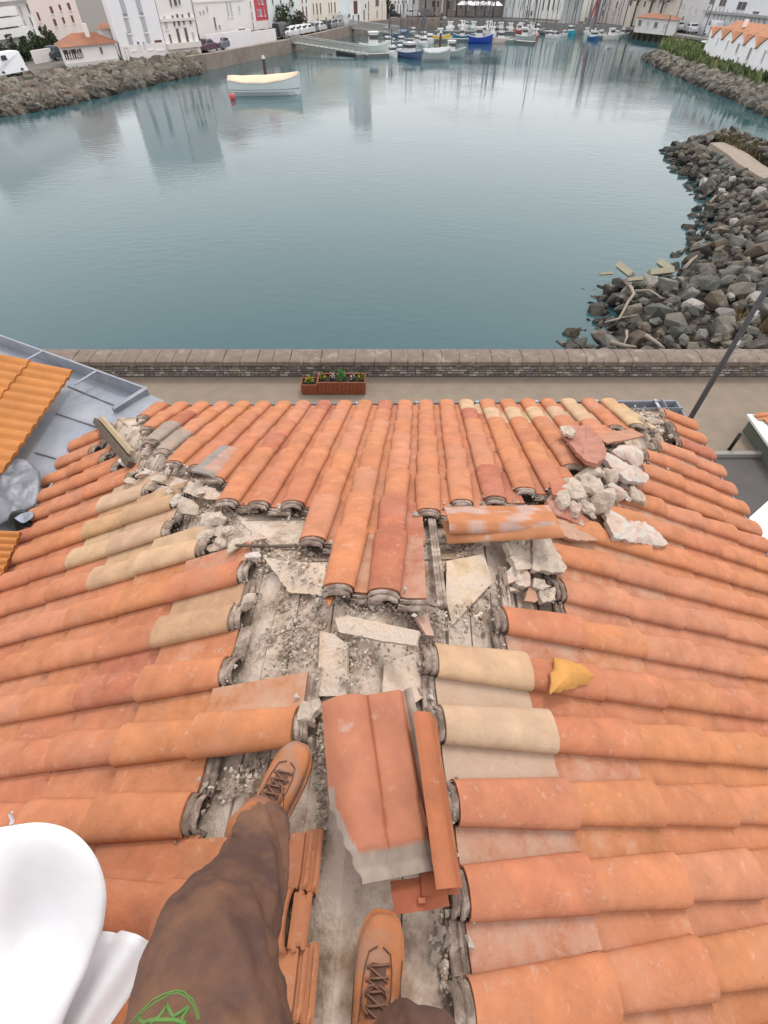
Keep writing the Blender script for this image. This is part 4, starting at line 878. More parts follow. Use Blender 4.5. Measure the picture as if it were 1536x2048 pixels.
# green outline print on the trouser shin
def on_trouser(x, y, depth_pt, r_):
    # point on the shin tube under a photo pixel
    d_ = ray(x, y).normalized(); a = V(depth_pt[0]); b_ = V(depth_pt[1]); ax = (b_ - a).normalized(); w0 = CAM - a
    A_ = d_ - ax * d_.dot(ax); B_ = w0 - ax * w0.dot(ax); aa = A_.dot(A_); bb = 2 * A_.dot(B_); cc = B_.dot(B_) - r_ * r_; ds = bb * bb - 4 * aa * cc
    t = (-bb - math.sqrt(max(ds, 0))) / (2 * aa); return CAM + d_ * t
# boots
def boot(toe, heel, label, lace_open):
    d_ = (toe - heel); d_.z = 0; Lb = .295; y = d_.normalized(); x = V((y.y, -y.x, 0)); base = toe - y * Lb; base.z = ZR + .030
    fr_ = frame(base, x, y, V((0, 0, 1)))
    def sec_(yy, w, h, z0, flat=.55, n=22, dx=0):
        q = []
        for k in range(n):
            th = 2 * math.pi * k / n; c_, s_ = math.cos(th), math.sin(th); X = math.copysign(abs(c_) ** .72, c_) * w; Z = math.copysign(abs(s_) ** (.8 if s_ > 0 else .45), s_)
            q.append(fr_ @ V((X + dx, yy, z0 + (h * .5) + Z * h * .5)))
        return q
    S = [(.292, .014, .026, .014, .004), (.285, .030, .040, .012, .003), (.27, .042, .052, .010, .002), (.245, .0495, .060, .009, 0), (.21, .052, .066, .008, -.001), (.175, .050, .078, .008, -.002), (.14, .046, .092, .008, -.002), (.11, .0425, .108, .008, 0), (.08, .040, .122, .008, 0), (.04, .040, .125, .008, 0), (.01, .036, .11, .008, 0), (-.004, .024, .08, .010, 0)]
    mb = MB(); mb.loft([sec_(a, b_, c_, d2, dx=e) for a, b_, c_, d2, e in S]); up = mb.build('boot', M['boot'], smooth=True); up.parent = person; up['label'] = label
    ss = up.modifiers.new('s', 'SUBSURF'); ss.levels = 1; ss.render_levels = 2
    mb = MB(); mb.loft([[fr_ @ V((math.cos(t_) * w_, yy, z_)) for (w_, z_, t_) in ((w0_, 0, math.pi), (w0_, 0, 0), (w0_, .022, 0), (w0_, .022, math.pi))] for yy, w0_ in ((.300, .010), (.296, .026), (.28, .042), (.25, .053), (.21, .0565), (.16, .052), (.11, .046), (.05, .045), (.01, .041), (-.006, .026))])
    so = mb.build('sole', M['boot'], bevel=.004); so.parent = up
    mb = MB(); mb.tube([fr_ @ V((0, .085, .128)), fr_ @ V((-.001, .06, .165)), fr_ @ V((0, .045, .20))], [.050, .046, .045], 20); sh_ = mb.build('shaft', M['boot'], smooth=True); sh_.parent = up
    mb = MB(); mb.grid([[fr_ @ V((u * .017, yy, zz + .004 - u * u * .004)) for u in (-1, -.5, 0, .5, 1)] for yy, zz in ((.205, .079), (.18, .086), (.15, .101), (.12, .117), (.095, .131), (.075, .146))]); tg = mb.build('tongue', M['boot_dark'], smooth=True); tg.parent = up
    mb = MB(); ps = []
    for i, (yy, zz) in enumerate(((.198, .081), (.178, .088), (.158, .099), (.138, .110), (.118, .121), (.100, .131))):
        a = fr_ @ V((-.022, yy, zz - .001)); b_ = fr_ @ V((.022, yy + .008, zz - .001)); c_ = fr_ @ V((0, yy + .004, zz + .009)); mb.tube([a, c_, b_], .0024, 6)
        if i < 5:
            yy2, zz2 = ((.198, .081), (.178, .088), (.158, .099), (.138, .110), (.118, .121), (.100, .131))[i + 1]
            mb.tube([a, fr_ @ V((0, (yy + yy2) / 2, (zz + zz2) / 2 + .010)), fr_ @ V((.022, yy2, zz2))], .0022, 6)
        for q_ in (a, b_): mb.tube([q_ - V((0, 0, .003)), q_ + V((0, 0, .003))], .0038, 8)
    for s_ in (-1, 1):   # bow loops and ends
        lp = [fr_ @ V((s_ * .004, .172, .103))] + [fr_ @ V((s_ * (.010 + .016 * math.sin(t_)), .172 - .055 * (1 - math.cos(t_)) / 2 * (1.1 if s_ > 0 else .8), .103 + .016 * t_ / 3)) for t_ in (.6, 1.2, 1.8, 2.4, 3.0)]
        mb.tube(lp, .0024, 6); mb.tube([fr_ @ V((s_ * .004, .172, .103)), fr_ @ V((s_ * .030, .15, .092)), fr_ @ V((s_ * .040, .118, .085))], .0022, 6)
    lc = mb.build('laces', M['lace'], smooth=True); lc.parent = up
    mb = MB()
    for s_ in (-1, 1):     # stitched seams
        mb.tube([fr_ @ V((s_ * w_, yy, zz)) for w_, yy, zz in ((.006, .232, .0725), (.024, .222, .073), (.030, .195, .078), (.031, .165, .088), (.030, .13, .102), (.030, .10, .114))], .0016, 5)
        mb.tube([fr_ @ V((s_ * w_, yy, zz)) for w_, yy, zz in ((.0515, .215, .044), (.051, .17, .046), (.047, .12, .050), (.042, .06, .055))], .0015, 5)
    st_ = mb.build('seam', M['boot_dark']); st_.parent = up
    return fr_
boot(toeL, V((-.33, .16, 0)), 'orange tan suede work boot, dusty, laced', 0)
boot(toeR, V((-.035, -.24, 0)), 'cleaner orange suede work boot', 1)
# rolled dark cuff over the left boot
mb = MB(); mb.tube([at(528, 1640, ZR + .175), at(545, 1636, ZR + .18), at(562, 1646, ZR + .17)], [.014, .017, .012], 12); cu = mb.build('cuff', M['boot_dark'], smooth=True); cu.parent = person
shin = ((ankL.x - .01, ankL.y - .03, ankL.z + .1), (kneeL.x, kneeL.y, kneeL.z))
mb = MB()
def strip(pts_, r0, w_=.0022): mb.tube([on_trouser(x, y, shin, r0) for x, y in pts_], w_, 6)
RT = .103
strip([(262, 2046), (282, 2022), (305, 2000), (328, 1988), (352, 1981), (368, 1984), (384, 1998), (393, 2018), (399, 2040)], RT, .0011)
strip([(268, 2046), (290, 2020), (312, 2004), (340, 1988), (358, 1986), (376, 1996), (388, 2014), (396, 2040)], RT + .0005, .0009)
for poly in ([(300, 2046), (318, 2034), (330, 2018), (334, 2008), (338, 2020), (346, 2034), (360, 2026), (374, 2014), (378, 2018), (366, 2032), (362, 2046)], [(276, 2034), (284, 2044), (292, 2046)], [(284, 2046), (304, 2040), (350, 2040), (372, 2048)]):
    strip(poly, RT + .001, .0021)
gp_ = mb.build('green_print', M['green_print'], smooth=True); gp_.parent = person
# ---- white sack at the worker's side
sk = empty('sack', (-.75, .0, ZR - .1), label='white plastic sack with a rounded upper edge at the lower left', cat='sack')
D0 = .98
def cp_(x, y, dep): return CAM + ray(x, y) * dep
rim = [(-120, 1700), (-60, 1668), (0, 1655), (30, 1650), (70, 1645), (105, 1648), (140, 1660), (170, 1684), (193, 1716), (207, 1752), (213, 1790), (210, 1830), (204, 1862), (190, 1900), (172, 1945), (150, 1990), (128, 2040), (100, 2110), (60, 2200), (-60, 2230), (-160, 2100), (-190, 1900)]
C0 = (20, 1900); rows_ = []
dense = bez([(p[0], p[1], 0, 0) for p in rim + [rim[0]]], 110)[:-1]
for r_ in range(0, 15):
    t = r_ / 14; row = []
    for p in dense:
        x, y = lerp(C0[0], p[0], t), lerp(C0[1], p[1], t)
        dip = .075 * math.exp(-((x - 85) / 75) ** 2 - ((y - 1850) / 105) ** 2) + .004 * noise.noise(V((x * .012, y * .008, 1)))
        row.append(cp_(x, y, D0 + dip + .014 * (t ** 14)))
    rows_.append(row)
rows_.append([cp_(p[0] * .97 - 3, lerp(p[1], 1900, .03), D0 + .16) for p in dense]); rows_.append([cp_(p[0] * .9 - 10, lerp(p[1], 1900, .12), D0 + .30) for p in dense]); rows_.append([cp_(p[0] * .8 - 20, lerp(p[1], 1900, .22), D0 + .42) for p in dense])
mb = MB(); n = len(dense); vs = [q for r_ in rows_ for q in r_]; mb.add(vs, [(i * n + k, i * n + (k + 1) % n, (i + 1) * n + (k + 1) % n, (i + 1) * n + k) for i in range(len(rows_) - 1) for k in range(n)])
o = mb.build('sack_body', M['white_sheet'], smooth=True, fix=False); wparent(o, sk)
mb = MB(); rows_ = []
for i in range(15):
    t = i / 14; xa_, ya_ = lerp(196, 322, t), lerp(1858, 1903, t) - 14 * math.sin(math.pi * t) + (8 if t < .3 else 0); xb_, yb_ = lerp(80, 200, t), lerp(2090, 2078, t)
    rows_.append([cp_(lerp(xa_, xb_, j / 10), lerp(ya_, yb_, j / 10), 1.06 + .022 * math.sin(t * 7.5 + j * .10) + .02 * (j / 10)) for j in range(11)])
mb.grid(rows_); o = mb.build('flap', M['white_sheet'], smooth=True, fix=False); wparent(o, sk); so_ = o.modifiers.new('t', 'SOLIDIFY'); so_.thickness = .004
mb = MB(); mb.tube([cp_(22, 1652, D0 + .03), cp_(25, 1641, D0 + .02), cp_(20, 1630, D0 + .01), cp_(24, 1624, D0), cp_(17, 1628, D0)], [.004, .0035, .003, .002, .001], 6); o = mb.build('frayed_end', M['white_sheet'], smooth=True); wparent(o, sk)
# ================================================================ NEIGHBOURING ROOFS AND THE PROMENADE
ZN = ZE + .02
nb = empty('neighbour_house', (-4.2, 3.4, 0), label='neighbouring house at the left with ribbed orange tile roof and new zinc gutter', cat='house')
A_, B_, C_ = at(-260, 577, ZN + .06), at(294, 778, ZN + .06), at(227, 820, ZN + .06)
def chan(p0, p1, inn, wd, dep, m, t=.02):
    up = V((0, 0, 1)); prof = [(0, 0), (0, .02), (t, .02), (t + .004, -dep), (wd, -dep), (wd + .003, -dep + .01), (wd + .004, -dep - .02), (-.004, -dep - .02), (-.004, 0)]
    m.loft([[p0 + inn * a + up * b for a, b in prof], [p1 + inn * a + up * b for a, b in prof]])
d_ = (B_ - A_).normalized(); inn = V((d_.y, -d_.x, 0)); inn = inn if inn.dot(V((-.3, -1, 0))) > 0 else -inn
m = MB(); chan(A_, B_, inn, .30, .13, m)
d2_ = (C_ - B_).normalized(); m.tube([B_ + V((0, 0, .015)), C_ + V((0, 0, .015))], .022, 4); m.loft([[B_ + V((0, 0, z)) for z in (0, -.16)] + [B_ - d_ * .02 + V((0, 0, z)) for z in (-.16, 0)], [C_ + V((0, 0, z)) for z in (0, -.16)] + [C_ - d_ * .02 + V((0, 0, z)) for z in (-.16, 0)]])
for q_ in range(3):
    p = A_.lerp(B_, .52 + q_ * .17); m.box(tuple(p + inn * .15 + V((0, 0, .012))), (.03, .30, .01), rz=math.atan2(d_.y, d_.x))
wparent(m.build('gutter', M['zinc']), nb)
def poly_sheet(px, z, t, m, cols=(1, 1, 1, 0), rough=0.0, zf=None):
    P = [at(x, y, z) for x, y in px]; m.add([(p.x, p.y, p.z) for p in P] + [(p.x, p.y, p.z - t) for p in P], [tuple(range(len(P)))] + [tuple(range(2 * len(P) - 1, len(P) - 1, -1))] + [(i, (i + 1) % len(P), len(P) + (i + 1) % len(P), len(P) + i) for i in range(len(P))], cols)
m = MB(); poly_sheet([(120, 768), (236, 812), (212, 838), (196, 880), (176, 905), (130, 962), (60, 1066), (10, 1130), (-60, 1180), (-200, 1180), (-120, 900), (20, 800)], ZN - .06, .01, m)
wparent(m.build('zinc_sheet', M['zinc']), nb)
m = MB()
for a, b_ in (((112, 826), (205, 858)), ((70, 905), (158, 930)), ((135, 772), (232, 812))): m = MB(); m.tube([at(a[0], a[1], ZN - .052), at(b_[0], b_[1], ZN - .052)], .007, 5); wparent(m.build('seam', M['zinc_old']), nb)
m = MB(); poly_sheet([(205, 838), (236, 815), (300, 790), (330, 802), (290, 830), (262, 850), (240, 870)], ZE + .04, .01, m); wparent(m.build('zinc_sheet', M['zinc']), nb)
# ribbed tiles
def ribbed(e0, e1, zedge, slope, L, n, back, courses, name, parent, matl, extra=0.0):
    a, b_ = at(*e0, zedge), at(*e1, zedge); v = (b_ - a); Lv = v.length; v.normalize(); u = V((-v.y, v.x, 0)); u = u if u.x < 0 else -u; u = (u + V((0, 0, slope))).normalized(); n_ = v.cross(u); n_ = n_ if n_.z > 0 else -n_
    mb = MB(); period = Lv / n
    for ci in range(courses):
        stag = (.5 * period * 0); a0 = a + u * (ci * L) + n_ * .0
        v0 = (0.0 if ci == 0 else -extra * 0); v1 = Lv + back; k = int((v1 - v0) / period * 8); rows_ = []
        prof = []
        for i in range(k + 1):
            vv = v0 + (v1 - v0) * i / k; s_ = vv / period % 1; prof.append((vv, .026 * (max(0, math.sin(math.pi * min(1, s_ / .8))) ** .6)))
        for (uu, dz) in ((0, -.022), (.0005, .022), (.05, .020), (L * .5, .011), (L + .03, .0)): rows_.append([a0 + u * uu + v * vv + n_ * (zz + dz + .004 * noise.noise(V((vv * 9, ci * 3.1, 0)))) for vv, zz in prof])
        mb.grid(rows_)
    o = mb.build(name, matl, smooth=False, fix=False); wparent(o, parent); return o
ribbed((147, 744), (20, 928), ZN + .10, .34, .40, 11, .25, 6, 'tiled_roof', nb, M['clay_fine'])
ribbed((44, 1068), (8, 1150), ZN + .16, .34, .40, 6, 1.2, 6, 'tiled_roof', nb, M['clay_fine'])
m = MB(); fpN = [at(286, 776, ZN), at(-260, 580, ZN)]; q0, q1 = fpN
e2 = CL - RD * 5.2 + V((-.25, 0, 0)); e3 = CL + V((-.28, -.2, 0))
m.prism([(q0.x - .1, q0.y - .12), (q1.x, q1.y - .12), (q1.x - 1, q1.y - 7), (e2.x, e2.y), (e3.x, e3.y)][::1], 0, ZN - .10, col=(.8, .77, .72, 0)); wparent(m.build('wall', M['wallw']), nb)
# crumpled zinc offcuts and black bag on the sheet
def crumple(name, px, z, ds, cat, matl, amp, seed):
    P = [at(x, y, z) for x, y in px]; c_ = sum(P, V()) / len(P); rr = []
    dn_ = bez([(p.x, p.y, 0, 0) for p in P + [P[0]]], 48)[:-1]; mb = MB(); vs = []
    for r_ in range(1, 13):
        t = r_ / 12
        for q in dn_:
            x, y = lerp(c_.x, q[0], t), lerp(c_.y, q[1], t); h = amp * (1.1 - abs(noise.noise(V((x * 4 + seed, y * 2.5, 0)))) * 2.4) + amp * .35 * noise.noise(V((x * 14 + seed, y * 12, 0))); vs.append((x, y, z + max(-.02, h * (1 - .5 * t ** 4))))
    k = len(dn_); vs.append((c_.x, c_.y, z + amp * .8)); mb.add(vs, [(r_ * k + i, (r_ + 1) * k + i, (r_ + 1) * k + (i + 1) % k, r_ * k + (i + 1) % k) for r_ in range(11) for i in range(k)] + [(len(vs) - 1, i, (i + 1) % k) for i in range(k)])
    o = mb.build(name, matl, smooth=True); s_ = o.modifiers.new('t', 'SOLIDIFY'); s_.thickness = .003; return tag(o, ds, cat)
crumple('zinc_offcut', [(-40, 940), (10, 922), (60, 928), (88, 962), (72, 1010), (50, 1035), (10, 1050), (-50, 1040)], ZN + .02, 'crumpled old zinc sheet lying on the flashing at the left edge', 'zinc sheet', M['zinc_old'], .09, 3)
crumple('plastic_bag', [(22, 1052), (38, 1032), (62, 1028), (66, 1050), (56, 1068), (32, 1070)], ZN + .02, 'crumpled black plastic bag beside the old zinc sheet', 'bag', M['black'], .09, 9)
crumple('zinc_offcut', [(28, 1036), (44, 1026), (64, 1024), (66, 1036), (46, 1044)], ZN + .10, 'small bright scrap of torn zinc over the black bag', 'zinc sheet', M['zinc'], .04, 17)
# ---- planters
def planter(x0, x1, yb, ytop, dep, label, plants):
    a, b_ = at(x0, yb, 0), at(x1, yb, 0); rx = ray(x0, ytop); h = CZ + rx.z * (a.y / rx.y); W_ = b_.x - a.x
    o = empty('planter', ((a.x + b_.x) / 2, a.y + dep / 2, 0), label=label, cat='planter'); cx, cy = (a.x + b_.x) / 2, a.y + dep / 2
    n_ = max(3, int(W_ / .11)); m = MB(); w1 = W_ / n_
    for i in range(n_):
        for yy in (a.y + .01, a.y + dep - .01): m.box((a.x + (i + .5) * w1, yy, h / 2 + .01), (w1 - .008, .02, h - .03))
    for i in range(4):
        for xx in (a.x + .01, b_.x - .01): m.box((xx, a.y + .02 + (i + .5) * (dep - .04) / 4, h / 2 + .01), (.02, (dep - .04) / 4 - .006, h - .03))
    wparent(m.build('side_panel', M['planter']), o)
    m = MB(); t = .035
    for c_, s_ in (((cx, a.y + .01, h), (W_ + .02, t, .025)), ((cx, a.y + dep - .01, h), (W_ + .02, t, .025)), ((a.x + .01, cy, h + .001), (t, dep - t, .025)), ((b_.x - .01, cy, h + .001), (t, dep - t, .025))): m.box(c_, s_)
    wparent(m.build('rim', M['planter']), o)
    m = MB(); m.box((cx, cy, h / 2 - .02), (W_ - .05, dep - .05, h - .07)); wparent(m.build('soil', M['soil']), o)
    for (fx, sz, hh, leafc, flc, nm, lb) in plants:
        px_, py_ = lerp(a.x, b_.x, fx), cy + .02; m = MB(); rg = random.Random(int(fx * 99) + 1)
        for _ in range(int(560 * sz / .15)):
            d = V((rg.gauss(0, 1), rg.gauss(0, 1), abs(rg.gauss(0, 1)))).normalized() * rg.uniform(.3, 1); p = V((px_ + d.x * sz, py_ + d.y * sz * .8, h - .03 + d.z * hh * 1.5)); s_ = rg.uniform(.010, .024); r_ = rotm(rg, 1.4); k = rg.uniform(.6, 1.4); c_ = leafc; 
            if flc and rg.random() < .16: c_ = flc; k = 1; p.z += .02; s_ = .02
            m.add([p + r_ @ V((-s_, -s_ * .5, 0)), p + r_ @ V((s_, -s_ * .5, 0)), p + r_ @ V((s_, s_ * .6, 0)), p + r_ @ V((-s_, s_ * .6, .004))], [(0, 1, 2, 3)], (c_[0] * k, c_[1] * k, c_[2] * k, 0))
        q = m.build(nm, M['leaf'], fix=False); tag(q, lb, 'plant')
GL = (.10, .17, .05); YF = (.75, .5, .03); WF = (.85, .83, .75)
planter(637, 731, 790, 766, .50, 'long dark red wooden planter by the sea wall', [(.10, .10, .14, GL, YF, 'flowering_plant', 'yellow pansies at the left end of the long planter'), (.30, .09, .10, (.12, .10, .06), WF, 'flowering_plant', 'sparse white flowers left of the green shrub'), (.50, .15, .26, (.10, .24, .06), None, 'shrub', 'bright green shrub in the middle of the long planter'), (.74, .09, .08, (.12, .12, .06), WF, 'flowering_plant', 'low white flowers right of the green shrub'), (.92, .10, .14, GL, YF, 'flowering_plant', 'yellow and white flowers at the right end of the long planter')])
planter(604, 636, 790, 771, .42, 'small square dark red wooden planter left of the long one', [(.5, .14, .14, GL, YF, 'flowering_plant', 'yellow flowers filling the small square planter')])
# ---- lamp post
b0 = at(1355, 880, 0); lp = empty('street_lamp', (b0.x, b0.y, 0), label='tall grey lamp post rising from the promenade beyond the right gutter', cat='street lamp')
m = MB(); m.tube([b0, b0 + V((0, 0, 5)), b0 + V((.05, 0, 9.0))], [.066, .058, .045], 14); wparent(m.build('pole', M['metal_grey'], smooth=True), lp)
m = MB(); m.box((b0.x, b0.y, .02), (.3, .3, .04)); wparent(m.build('base_plate', M['metal_grey']), lp)
m = MB(); m.tube([b0 + V((.05, 0, 9.0)), b0 + V((.05, -.6, 9.3)), b0 + V((.05, -1.1, 9.32))], .03, 8); m.box((b0.x + .05, b0.y - 1.3, 9.3), (.22, .5, .10)); wparent(m.build('lamp_head', M['metal_grey']), lp)
m = MB(); m.box((b0.x + .02, b0.y - .09, 3.6), (.05, .02, .10), col=(.8, .8, .8, 0)); m.box((b0.x + .02, b0.y - .085, 2.9), (.04, .02, .10), col=(.8, .8, .8, 0)); wparent(m.build('sticker', M['paint']), lp)
# ---- bollard, neighbouring low roof and canopy at the right
b1 = at(1458, 900, 0); bo = empty('bollard', (b1.x, b1.y, 0), label='thin black bollard on the pavement at the kerb to the right', cat='bollard'); rr_ = ray(1488, 868); hb = CZ + rr_.z * b1.y / rr_.y
m = MB(); m.tube([b1, b1 + V((0, 0, hb))], .045, 12); wparent(m.build('post', M['black'], smooth=True), bo); m = MB(); m.tube([b1 + V((0, 0, hb)), b1 + V((0, 0, hb + .03))], [.05, .02], 12); wparent(m.build('cap', M['black']), bo)
m = MB(); m.box((30, ra.y + .06, .06), (52, .14, .12)); tag(m.build('kerb', M['concrete']), kind='structure')
nh = empty('garden_wall', (at(1560, 900, 0).x, at(1560, 900, 0).y, 0), label='low wall capped with red barrel tiles and white trim at the right edge', cat='wall')
qq = [at(*q, .5) for q in ((1494, 828), (1760, 832), (1760, 1000), (1560, 921))]
c0_ = qq[0]; m = MB(); m.prism([(p.x, p.y) for p in qq],  .44, .5, col=(.62, .62, .60, 0)); wparent(m.build('fascia', M['wallw']), nh)
cq = sum(qq, V()) / 4; m = MB(); m.prism([(lerp(p.x, cq.x, .08), lerp(p.y, cq.y, .08)) for p in qq], 0, .435, col=(.10, .11, .085, 0)); wparent(m.build('wall', M['wallw']), nh)
m = MB(); rt2 = random.Random(4)
for i in range(7):
    for j in range(4):
        o_ = V((c0_.x + .55 + .14 * i + j * .36, c0_.y - .12 - i * .25,   .50 + (j + 1) * .1)); ya = V((-1, .02, -.27)).normalized(); xa = V((0, -1, 0)); tile(m, o_, xa, ya, xa.cross(ya) * (1 if xa.cross(ya).z > 0 else -1), .38, tcol(rt2), P=.25, dust=.1)
wparent(m.build('tiled_roof', [M['clay'], M['old_lip']], smooth=True, fix=False), nh)
cn = empty('canopy', (at(1536, 1040, 2.6).x, at(1536, 1040, 2.6).y, 0), label='white flat canopy over the street at the right edge, below the gutter', cat='canopy')
P_ = [at(1499, 1035, 2.6), at(1570, 972, 2.6), at(1700, 1080, 2.6), at(1560, 1140, 2.6)]; m = MB(); m.prism([(p.x, p.y) for p in P_], 2.5, 2.6, col=(.85, .87, .9, 0)); wparent(m.build('top', M['wallw']), cn)
m = MB()
for p in P_: q = p.lerp(sum(P_, V()) / 4, .08); m.box((q.x, q.y, 1.25), (.08, .08, 2.5))
wparent(m.build('post', M['metal_grey']), cn)
# ---- driftwood and timbers on the near breakwater
def stick(px, z, r0, label, name='driftwood', matl=None, cat='driftwood'):
    mb = MB(); P = [at(x, y, z) for x, y in px]; P = [V((p.x, p.y, max(bankz(p.x, p.y), Z_W) + z_)) for p, z_ in zip(P, [r0 + .30] * len(P))]
    # keep the pixel: re-solve each point at its own height
    P = [at(x, y, p.z) for (x, y), p in zip(px, P)]; mb.tube(P, [lerp(r0, r0 * .45, i / (len(P) - 1)) for i in range(len(P))], 7); return tag(mb.build(name, matl or M['wood_grey'], smooth=True), label, cat)
M['wood_grey'] = mat('wood_grey', (.42, .34, .27), .85, .2, 10, .3, 40)
for px, r_, lb in (([(1420, 405), (1432, 392), (1446, 384), (1456, 386)], .09, 'bleached driftwood branch high on the breakwater'), ([(1368, 538), (1384, 520), (1394, 512)], .10, 'forked pale driftwood stub near the broken timbers'), ([(1247, 560), (1262, 575), (1268, 588), (1256, 604), (1248, 620), (1238, 638), (1210, 645)], .08, 'long crooked driftwood branch over the lower rocks'), ([(1270, 582), (1298, 581), (1312, 588), (1324, 597)], .06, 'thin curved driftwood beside the crooked branch'),
                 ([(1210, 645), (1240, 636), (1276, 630)], .05, 'thin twig pointing right on the lower rocks'), ([(1253, 662), (1254, 675), (1248, 688)], .06, 'short driftwood near the wall'), ([(1222, 685), (1250, 692), (1272, 694)], .09, 'dark log lying right behind the sea wall'), ([(1292, 672), (1312, 684), (1328, 696)], .08, 'dark slanting log right of the one behind the wall'), ([(1425, 460), (1440, 457), (1458, 459)], .07, 'short bleached log in the middle of the breakwater'), ([(1386, 492), (1396, 485), (1406, 480)], .06, 'small pale stick below the bleached log')):
    stick(px, -1, r_, lb)
def beam(px, w_, label):
    P = [at(x, y, Z_W + .9) for x, y in px]; mb = MB(); 
    for i in range(len(P) - 1): mb.tube([P[i], P[i + 1]], w_, 4)
    return tag(mb.build('beam', mat('beam_wood', (.50, .45, .33), .8, .15, 8, .2, 30)), label, 'timber')
beam([(1237, 530), (1264, 551)], .17, 'pale broken square beam on the rock tip, left one')
beam([(1318, 524), (1345, 541), (1298, 546)], .17, 'pale beams joined at a corner on the rock tip')
beam([(1254, 560), (1284, 557)], .10, 'short flat timber lying below the left beam')
beam([(1200, 548), (1226, 546)], .08, 'dark green timber end sticking out at the water')
grass('grass', [(1485, 595), (1536, 590), (1560, 640), (1530, 670), (1478, 680), (1450, 640)], -.35, 500, .15, .5, 'dry reed litter between the rocks at the right edge', [(.36, .27, .16), (.28, .2, .12)], .03)
grass('grass', [(1350, 682), (1372, 678), (1385, 692), (1372, 700), (1345, 698)], -.6, 160, .1, .35, 'clump of yellowed grass just behind the wall', [(.42, .33, .10), (.34, .26, .09)], .04)
